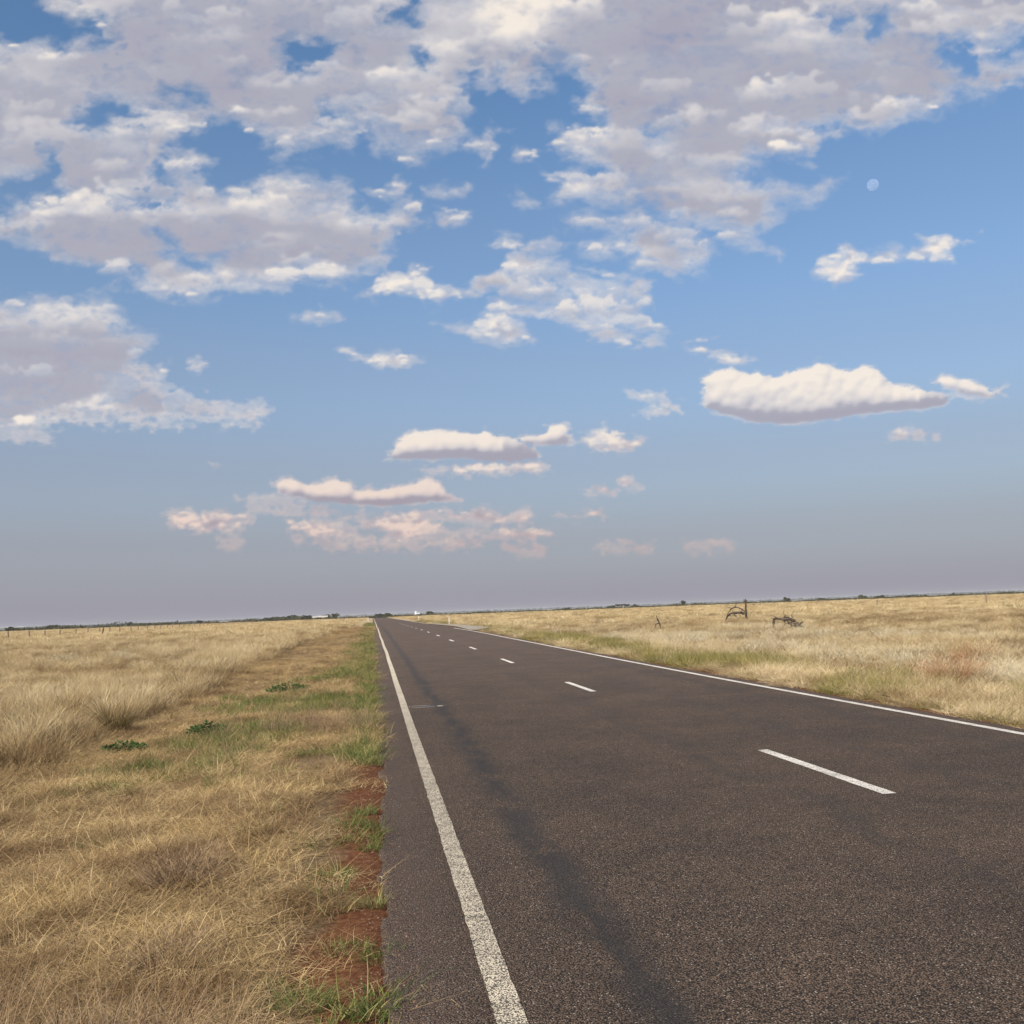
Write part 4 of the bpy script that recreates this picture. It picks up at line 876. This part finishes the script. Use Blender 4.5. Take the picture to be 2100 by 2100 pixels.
for e_, n_, bx in ((dt, 40, [(.8,.6,0),(.45,.72,-.05),(.05,.74,-.1),(-.35,.7,-.05),(-.68,.52,.1),(.08,1.2,.24),(-.3,1.12,.3),(.86,1.2,.1),(.85,1.6,.1)]), (lg, 30, [(-.35,.66,.05),(0,.64,0),(.32,.62,0),(.38,.3,-.12),(.62,.24,-.1),(.7,.28,.1)])):
    for i in range(n_):
        p0 = Vector(H(*rt.choice(bx)))+Vector((rt.uniform(-.15,.15), rt.uniform(-.05,.05), 0)); d = Vector((rt.uniform(-1,1), rt.uniform(-1,1), rt.uniform(-.5,.9))).normalized()
        q = [p0]
        for k in range(3): d = (d+Vector((rt.uniform(-.5,.5), rt.uniform(-.5,.5), rt.uniform(-.4,.3)))).normalized(); q.append(q[-1]+d*rt.uniform(.09,.2))
        limb('twig', e_, q, [.016,.013,.010,.006], m_dead if rt.random() < .7 else m_deadpale, 900+i, 5)
sk = frame_at('dead_stump', 19.4, 67.5, 'thin broken dead stump leaning in the straw left of the dead tree', 'dead stump')
limb('trunk', sk, [H(.28,-.05), H(.16,.35,.05), H(.02,.68,.08), H(-.06,.95,.1)], [.05,.045,.04,.02], m_dead, 16)
limb('branch', sk, [H(.12,.42,.05), H(-.12,.36,.1), H(-.26,.1,.15)], [.03,.028,.02], m_dead, 17)
limb('branch', sk, [H(.06,.55,.05), H(-.12,.62,.02), H(-.2,.58,0)], [.022,.018,.012], m_deadpale, 18)

# ------------------------------------------------------------------ posts and fences
m_post = simple_mat('weathered_post_wood', (.25,.19,.15), .9, .35, 14, .15, .4)
m_darkpost = simple_mat('burnt_post_wood', (.055,.042,.034), .9, .35, 14, .15, .4)
m_wire = simple_mat('rusty_fence_wire', (.14,.10,.08), .7, .2, 5)
m_white = simple_mat('guide_post_white', (.78,.76,.70), .6, .06, 10); m_reflect = simple_mat('red_reflector', (.55,.03,.02), .4, .05, 10, .5)
def post_mesh(h, r, seed, bumps=.12):
    bm = bmesh.new(); tube(bm, [(0,0,-.25), (.01,0,h*.3), (0,.01,h*.7), (.01,0,h*.97), (.01,0,h)], [r*1.08, r*1.04, r, r*.96, r*.8], 9, seed, bumps); return bm_mesh('post', bm)
def fence(name, label, pts, hs, rr, sag=.03, pickets=0):
    e_ = empty(name, (*pts[0], gz(*pts[0]))); tag(e_, label, 'fence'); o0 = e_.location.copy()
    ms_ = [post_mesh(1.0, 1.0, q) for q in range(3)]
    for m in ms_: m.materials.append(m_post)
    for i, (p, h) in enumerate(zip(pts, hs)):
        o = link('post', ms_[i % 3], None, e_); o.location = Vector((*p, gz(*p)))-o0; o.scale = (rr, rr, h); o.rotation_euler = (random.uniform(-.04,.04), random.uniform(-.04,.04), random.uniform(0,6))
    for hh in (.32, .62, .92):
        bm = bmesh.new(); seq = []
        for i, (p, h) in enumerate(zip(pts, hs)):
            seq.append(Vector((p[0]+.07, p[1], gz(*p)+hh*min(h, 1.25)/1.15))-o0)
            if i+1 < len(pts):
                q = pts[i+1]; seq.append(Vector(((p[0]+q[0])/2+.07, (p[1]+q[1])/2, (gz(*p)+gz(*q))/2+hh*min(h,1.25)/1.15-sag))-o0)
        tube(bm, seq, [.006]*len(seq), 4); link('wire', bm_mesh('wire', bm), m_wire, e_)
ys_ = np.concatenate([np.arange(146, 470, 8.3)])
fence('paddock_fence', 'post and wire paddock fence of brown posts across the left field', [(-52+random.uniform(-.25,.25)-.004*(y-146), y+random.uniform(-.6,.6)) for y in ys_], [1.22+random.uniform(-.1,.12) for _ in ys_], .12)
def gp_line(a, b, n): return [(a[0]+(b[0]-a[0])*i/n, a[1]+(b[1]-a[1])*i/n) for i in range(n)]
rp = [(62., 62.)] + [(86.3, 132.6), (99., 188.), (112.2, 244.), (120.5, 303.), (128.6, 362.), (137., 422.)]
fence('boundary_fence', 'sparse dark post and wire boundary fence far out in the right field', rp, [1.25, 1.38, 1.0, 1.35, 1.05, 1.3, 1.1], .115, sag=.2)
o = link('leaning_post', post_mesh(1.22, .075, 9), m_darkpost, None, (-39.8, 157.0, gz(-39.8, 157))); o.rotation_euler = (0, R(11), 0)
tag(o, 'dark charred post leaning right, alone in front of the paddock fence', 'post')
def guide_post(x, y, label):
    e_ = empty('guide_post', (x, y, gz(x, y)), R(8)); tag(e_, label, 'guide post', 'white roadside guide posts')
    bm = bmesh.new(); add_box(bm, (0, 0, .46), (.11, .035, 1.2), bev=.012); link('blade', bm_mesh('blade', bm), m_white, e_)
    bm = bmesh.new(); bmesh.ops.create_cone(bm, cap_ends=True, segments=14, radius1=.038, radius2=.034, depth=.012, matrix=Matrix.Translation((0, -.024, .92)) @ Matrix.Rotation(R(90), 4, 'X')); link('reflector', bm_mesh('reflector', bm), m_reflect, e_)
guide_post(10.35, 138, 'tallest looking white guide post, on the right verge beyond the gravel turnout')
guide_post(10.2, 226, 'second and smaller white guide post on the right verge, nearer the vanishing point')
guide_post(-1.15, 262, 'cream white guide post on the left verge where the road meets the horizon')

# ------------------------------------------------------------------ far line of scrub, trees and buildings
m_bark = simple_mat('far_bark', (.16,.13,.10), .9, .3, 3)
def foliage_mat(name, a, b):
    m = bpy.data.materials.new(name); z = nodes_of(m); g = z.N('ShaderNodeNewGeometry')
    c = z.ramp(g.outputs['Random Per Island'], [(0, a), (1, b)]); d = z.N('ShaderNodeBsdfDiffuse'); z.K(c, d.inputs[0]); t = z.N('ShaderNodeBsdfTranslucent'); z.K(c, t.inputs[0])
    s = z.N('ShaderNodeMixShader'); s.inputs[0].default_value = .2; z.K(d.outputs[0], s.inputs[1]); z.K(t.outputs[0], s.inputs[2]); z.out(s.outputs[0]); return m
m_scrub = foliage_mat('dark_scrub_leaves', (.055,.058,.036), (.11,.11,.07))
m_scrub2 = foliage_mat('grey_scrub_leaves', (.055,.062,.040), (.105,.112,.075))
def leaf_cloud(n, rx, ry, rz, cz, leaf, seed, lobes=6):
    r = np.random.RandomState(seed); C = []
    lc = np.column_stack([r.uniform(-.65,.65,lobes)*rx, r.uniform(-.65,.65,lobes)*ry, cz+r.uniform(-.45,.5,lobes)*rz]); ls = r.uniform(.35,.62,lobes)
    k = r.randint(0, lobes, n); d = r.normal(0,1,(n,3)); d /= np.linalg.norm(d,axis=1)[:,None]; rad = r.rand(n)**.45
    P = lc[k] + d*rad[:,None]*ls[k][:,None]*np.array([rx,ry,rz])
    u = r.normal(0,1,(n,3)); u /= np.linalg.norm(u,axis=1)[:,None]; v = np.cross(u, r.normal(0,1,(n,3))); v /= np.linalg.norm(v,axis=1)[:,None]
    s = leaf*r.uniform(.5,1.3,n)[:,None]
    V = np.stack([P-u*s-v*s*.6, P+u*s-v*s*.6, P+u*s*.8+v*s*.6, P-u*s*.8+v*s*.6], 1).reshape(-1,3)
    return V, np.arange(4*n).reshape(-1,4)
crown_cache = {}
def tree(name, x, y, h, w, label, seed, mat=None, group=None, cat='tree', low=.25):
    e_ = empty(name, (x, y, gz(x, y)), random.uniform(0, 6)); tag(e_, label, cat, group)
    ch = h*(1-low)/2
    link('crown', mesh_np('crown', *leaf_cloud(520, w/2, w/2, ch*1.05, h-ch, max(.16, w*.055), seed)), mat or m_scrub, e_)
    rr = random.Random(seed); bm = bmesh.new()
    tube(bm, [(0,0,-.3), (rr.uniform(-.1,.1)*w, 0, h*.35), (rr.uniform(-.1,.1)*w, rr.uniform(-.1,.1)*w, h*.7)], [h*.045, h*.032, h*.014], 7, seed, .1)
    for q in range(3):
        a = rr.uniform(0, 6.3); tube(bm, [(0,0,h*.28), (math.cos(a)*w*.16, math.sin(a)*w*.16, h*.5), (math.cos(a)*w*.3, math.sin(a)*w*.3, h*.7)], [h*.024, h*.016, h*.008], 5, seed+q, .1)
    link('trunk', bm_mesh('trunk', bm, True), m_bark, e_)
def polar(px, d):
    """point of the plain at distance d in the heading that shows at photo column px"""
    py = 1291-.0375*px; v = (fwd*FOC + cright*(px-1050) + cup*(1050-py)); a = math.atan2(v.x, v.y); return d*math.sin(a), d*math.cos(a)
for i, (px, d, h, w, lb) in enumerate([
    (598, 900, 5.2, 17, 'broad tree on the highest hump of the far tree line, left of the white farmhouse'),
    (572, 930, 4.6, 15, 'rounded far tree left of the highest hump in the tree line'),
    (622, 930, 4.8, 13, 'far tree directly between the hump and the white farmhouse'),
    (687, 915, 5.4, 9, 'dark tree touching the right end of the white farmhouse'),
    (672, 960, 5.4, 12, 'tree rising behind the white farmhouse roof'),
    (545, 950, 4.2, 16, 'low far tree, leftmost of the cluster that ends at the farmhouse'),
    (781, 760, 3.9, 7, 'dark bush just right of where the road vanishes'),
    (793, 800, 3.6, 9, 'wider dark bush second to the right of the road end'),
    (881, 830, 4.0, 6, 'small peaked tree right of the white silo'),
    (1160, 900, 3.6, 8, 'far bush above the straw at the very middle of the right horizon'),
    (1253, 860, 3.5, 8, 'far bush just left of the pale trunked pair on the horizon'),
    (1303, 880, 3.6, 8, 'far bush just right of the pale trunked pair on the horizon'),
    (1404, 820, 5.0, 6, 'prominent dark round tree on the horizon left of the dead tree'),
    (1615, 850, 5.0, 6, 'prominent dark round tree on the horizon right of the dead tree'),
    (1770, 850, 4.8, 7, 'flat topped dark tree on the horizon near the faint right posts'),
    (1685, 900, 3.8, 10, 'low bush on the horizon above the straight grey post'),
    (1803, 900, 3.8, 9, 'low bush just right of the flat topped horizon tree'),
    (1956, 900, 3.8, 4, 'small tree on the horizon left of the farthest right post'),
    (22, 700, 3.2, 9, 'scrubby tree at the left end of the horizon above the paddock fence'),
    (107, 720, 3.6, 7, 'darker low tree in the left scrub line above the fence'),
    (135, 735, 3.4, 6, 'small twin bush in the left scrub line above the fence'),
    (267, 900, 4.6, 6, 'small pointed tree on the horizon right of the leaning post'),
    (409, 950, 4.4, 7, 'lone bump of a tree midway along the left horizon')]):
    tree('far_tree', *polar(px, d), h, w, lb, 500+i, m_scrub if i % 3 else m_scrub2, 'scattered trees and bushes along the horizon', low=.12)
m_palebark = simple_mat('pale_gum_bark', (.42,.38,.31), .8, .12, 2)
for i, (px, lb) in enumerate([(1268, 'left tree of the pale trunked group on the right horizon'), (1278, 'middle tree of the pale trunked group on the right horizon'), (1287, 'right tree of the pale trunked group on the right horizon')]):
    x, y = polar(px, 640); e_ = empty('gum_tree', (x, y, gz(x, y))); tag(e_, lb, 'tree', 'pale trunked trees on the right horizon')
    link('crown', mesh_np('crown', *leaf_cloud(380, 1.9, 1.9, .8, 2.3, .2, 560+i)), m_scrub, e_)
    bm = bmesh.new(); tube(bm, [(0,0,-.2), (.1,0,1.2), (0,.1,2.6)], [.22,.17,.1], 8, i, .1); link('trunk', bm_mesh('trunk', bm, True), m_palebark, e_)
# continuous scrub: two belts of low bushes nobody could count
def belt(name, label, r0, r1, n, hfun, mat, seed, leaf, a0=-36, a1=52, per=46):
    r = np.random.RandomState(seed); Vs = []
    A = np.radians(np.linspace(a0, a1, n))+r.normal(0, R(.03), n); D = r.uniform(r0, r1, n)*(1+.05*np.sin(A*9))
    X = D*np.sin(A); Y = D*np.cos(A); H_ = hfun(np.degrees(A), r); Zg = ground_z(X, Y)
    w = H_*r.uniform(1.0, 2.4, n)
    C = r.normal(0, 1, (n, per, 3)); C /= np.linalg.norm(C, axis=2)[:,:,None]; C *= r.rand(n, per, 1)**.4
    P = C*np.stack([w, w, H_*.5], -1)[:,None,:] + np.stack([X, Y, Zg+H_*.5], -1)[:,None,:]; P = P.reshape(-1, 3); m = len(P)
    u = r.normal(0,1,(m,3)); u /= np.linalg.norm(u,axis=1)[:,None]; v = np.cross(u, r.normal(0,1,(m,3))); v /= np.linalg.norm(v,axis=1)[:,None]; s = leaf*r.uniform(.5,1.4,m)[:,None]
    V = np.stack([P-u*s-v*s*.6, P+u*s-v*s*.6, P+u*s*.8+v*s*.6, P-u*s*.8+v*s*.6], 1).reshape(-1,3)
    tag(link(name, mesh_np(name, V, np.arange(4*m).reshape(-1,4)), mat), label, 'scrub', kind='stuff')
def h_near(a, r):
    x = fbm(a*1.7, a*0+4, 4); return np.clip(1.35+1.3*x, .35, 3.2)*np.where(a < -4, 1.3, 1.0)*r.uniform(.6, 1.15, len(a))*np.where(fbm(a*.8, a*0+60, 3) > -.45, 1, .4)
def h_far(a, r):
    x = fbm(a*.6, a*0+14, 4); return (np.where(a < -9, 6.0, 4.0)+3.5*x).clip(1.5, 10)*r.uniform(.6, 1.15, len(a))
belt('far_scrub', 'dark low scrub line along the far side of the fields', 690, 800, 1500, h_near, m_scrub, 71, .42)
belt('farther_scrub', 'bluish band of woodland along the horizon', 1500, 2300, 900, lambda a, r: h_far(a, r)*np.where((a > -18) & (a < -9.2), 1.25, .55), m_scrub2, 72, 1.1, per=34)
belt('horizon_woodland', 'thin grey line of woodland at the end of the plain', 6500, 9000, 900, lambda a, r: 9+3*r.rand(len(a)), m_scrub2, 73, 4.5, per=22)
# farmhouse: long, low and white, two wings under pale roofs
m_far_shed = simple_mat('dull_shed_iron', (.42,.43,.44), .5, .08, .5)
m_wall = simple_mat('white_weatherboard', (.78,.75,.70), .8, .06, 2); m_roof = simple_mat('pale_iron_roof', (.55,.53,.50), .5, .08, 2); m_glass = simple_mat('dark_window_glass', (.05,.055,.06), .2, .1, 2, .5)
def gable(bm, cx, L, D_, zw, zr, ov=.5):
    xs_ = (cx-L/2-ov, cx+L/2+ov); pr_ = [(-D_/2-ov, zw-.12), (0, zr), (D_/2+ov, zw-.12), (D_/2+ov, zw-.27), (0, zr-.16), (-D_/2-ov, zw-.27)]
    a = [bm.verts.new((xs_[0], p[0], p[1])) for p in pr_]; b = [bm.verts.new((xs_[1], p[0], p[1])) for p in pr_]
    for i in range(6): bm.faces.new((a[i], a[(i+1)%6], b[(i+1)%6], b[i]))
    bm.faces.new(list(reversed(a))); bm.faces.new(b)
hx, hy = polar(656, 850); hb = empty('farmhouse', (hx, hy, gz(hx, hy)-.1), -math.atan2(hx, hy)); tag(hb, 'long low white farmhouse among the far trees left of the road', 'farmhouse')
for cx, L, zw, zr in ((-3.4, 5.0, 2.5, 3.3), (2.6, 6.6, 2.7, 3.6)):
    bm = bmesh.new(); add_box(bm, (cx, 0, zw/2), (L, 5, zw))
    wl_ = link('wall', bm_mesh('wall', bm), m_wall, hb); bm = bmesh.new(); gable(bm, cx, L, 5, zw+.15, zr); link('roof', bm_mesh('roof', bm), m_roof, hb)
    for k in (-1, 1):
        bm = bmesh.new(); add_box(bm, (cx+k*L*.27, -2.53, 1.45), (1.0, .08, 1.0)); link('window', bm_mesh('window', bm), m_glass, hb)
bm = bmesh.new(); add_box(bm, (-.75, -2.53, 1.05), (.0+.9, .1, 2.0)); link('door', bm_mesh('door', bm), m_glass, hb)
bm = bmesh.new(); add_box(bm, (-.8, .4, 1.1), (.6, 3.6, 2.2)); link('breezeway', bm_mesh('breezeway', bm), m_wall, hb)
# silo and shed
m_silo = simple_mat('galvanised_white', (.74,.78,.82), .45, .05, .5)
sx_, sy_ = polar(853, 2400); sl = empty('grain_silo', (sx_, sy_, gz(sx_, sy_))); tag(sl, 'white grain silo with conical roof standing above the horizon', 'silo')
bm = bmesh.new(); bmesh.ops.create_cone(bm, cap_ends=True, segments=28, radius1=2.9, radius2=2.9, depth=8, matrix=Matrix.Translation((0,0,4))); link('wall', bm_mesh('wall', bm), m_silo, sl)
bm = bmesh.new(); bmesh.ops.create_cone(bm, cap_ends=True, segments=28, radius1=3.1, radius2=.5, depth=2.2, matrix=Matrix.Translation((0,0,9.1))); link('roof', bm_mesh('roof', bm), m_silo, sl)
sx_, sy_ = polar(857.5, 2380); sh_ = empty('storage_shed', (sx_, sy_, gz(sx_, sy_)), -math.atan2(sx_, sy_)); tag(sh_, 'low white shed joined to the foot of the silo on its right', 'shed')
bm = bmesh.new(); add_box(bm, (0, 0, 2), (6, 6, 4)); link('wall', bm_mesh('wall', bm), m_silo, sh_); bm = bmesh.new(); gable(bm, 0, 6, 6, 4.2, 5.6); link('roof', bm_mesh('roof', bm), m_silo, sh_)
for i, (px, w_, lb) in enumerate([(19, 11, 'pale shed at the far left end of the horizon, left of the two'), (41, 13, 'pale shed near the left end of the horizon, right of the two')]):
    x, y = polar(px, 2500); s_ = empty('farm_shed', (x, y, gz(x, y)), -math.atan2(x, y)+.2); tag(s_, lb, 'shed', 'far pale farm sheds')
    bm = bmesh.new(); add_box(bm, (0,0,3.2), (w_, 9, 6.4)); link('wall', bm_mesh('wall', bm), m_far_shed, s_); bm = bmesh.new(); gable(bm, 0, w_, 9, 6.7, 8.6); link('roof', bm_mesh('roof', bm), m_far_shed, s_)

# ------------------------------------------------------------------ air: pale dust haze over the plain
bm = bmesh.new(); add_box(bm, (0, 0, 5.2), (50400, 50400, 17.6))
m_haze = bpy.data.materials.new('dust_haze'); m_haze.use_nodes = True; nt = m_haze.node_tree; nt.nodes.clear()
pv = nt.nodes.new('ShaderNodeVolumePrincipled'); pv.inputs['Color'].default_value = (.86, .88, .95, 1); pv.inputs['Density'].default_value = 8e-5; pv.inputs['Anisotropy'].default_value = 0
mo = nt.nodes.new('ShaderNodeOutputMaterial'); nt.links.new(pv.outputs[0], mo.inputs['Volume'])
tag(link('haze', bm_mesh('haze', bm), m_haze), 'thin pale haze over the plain', kind='stuff')
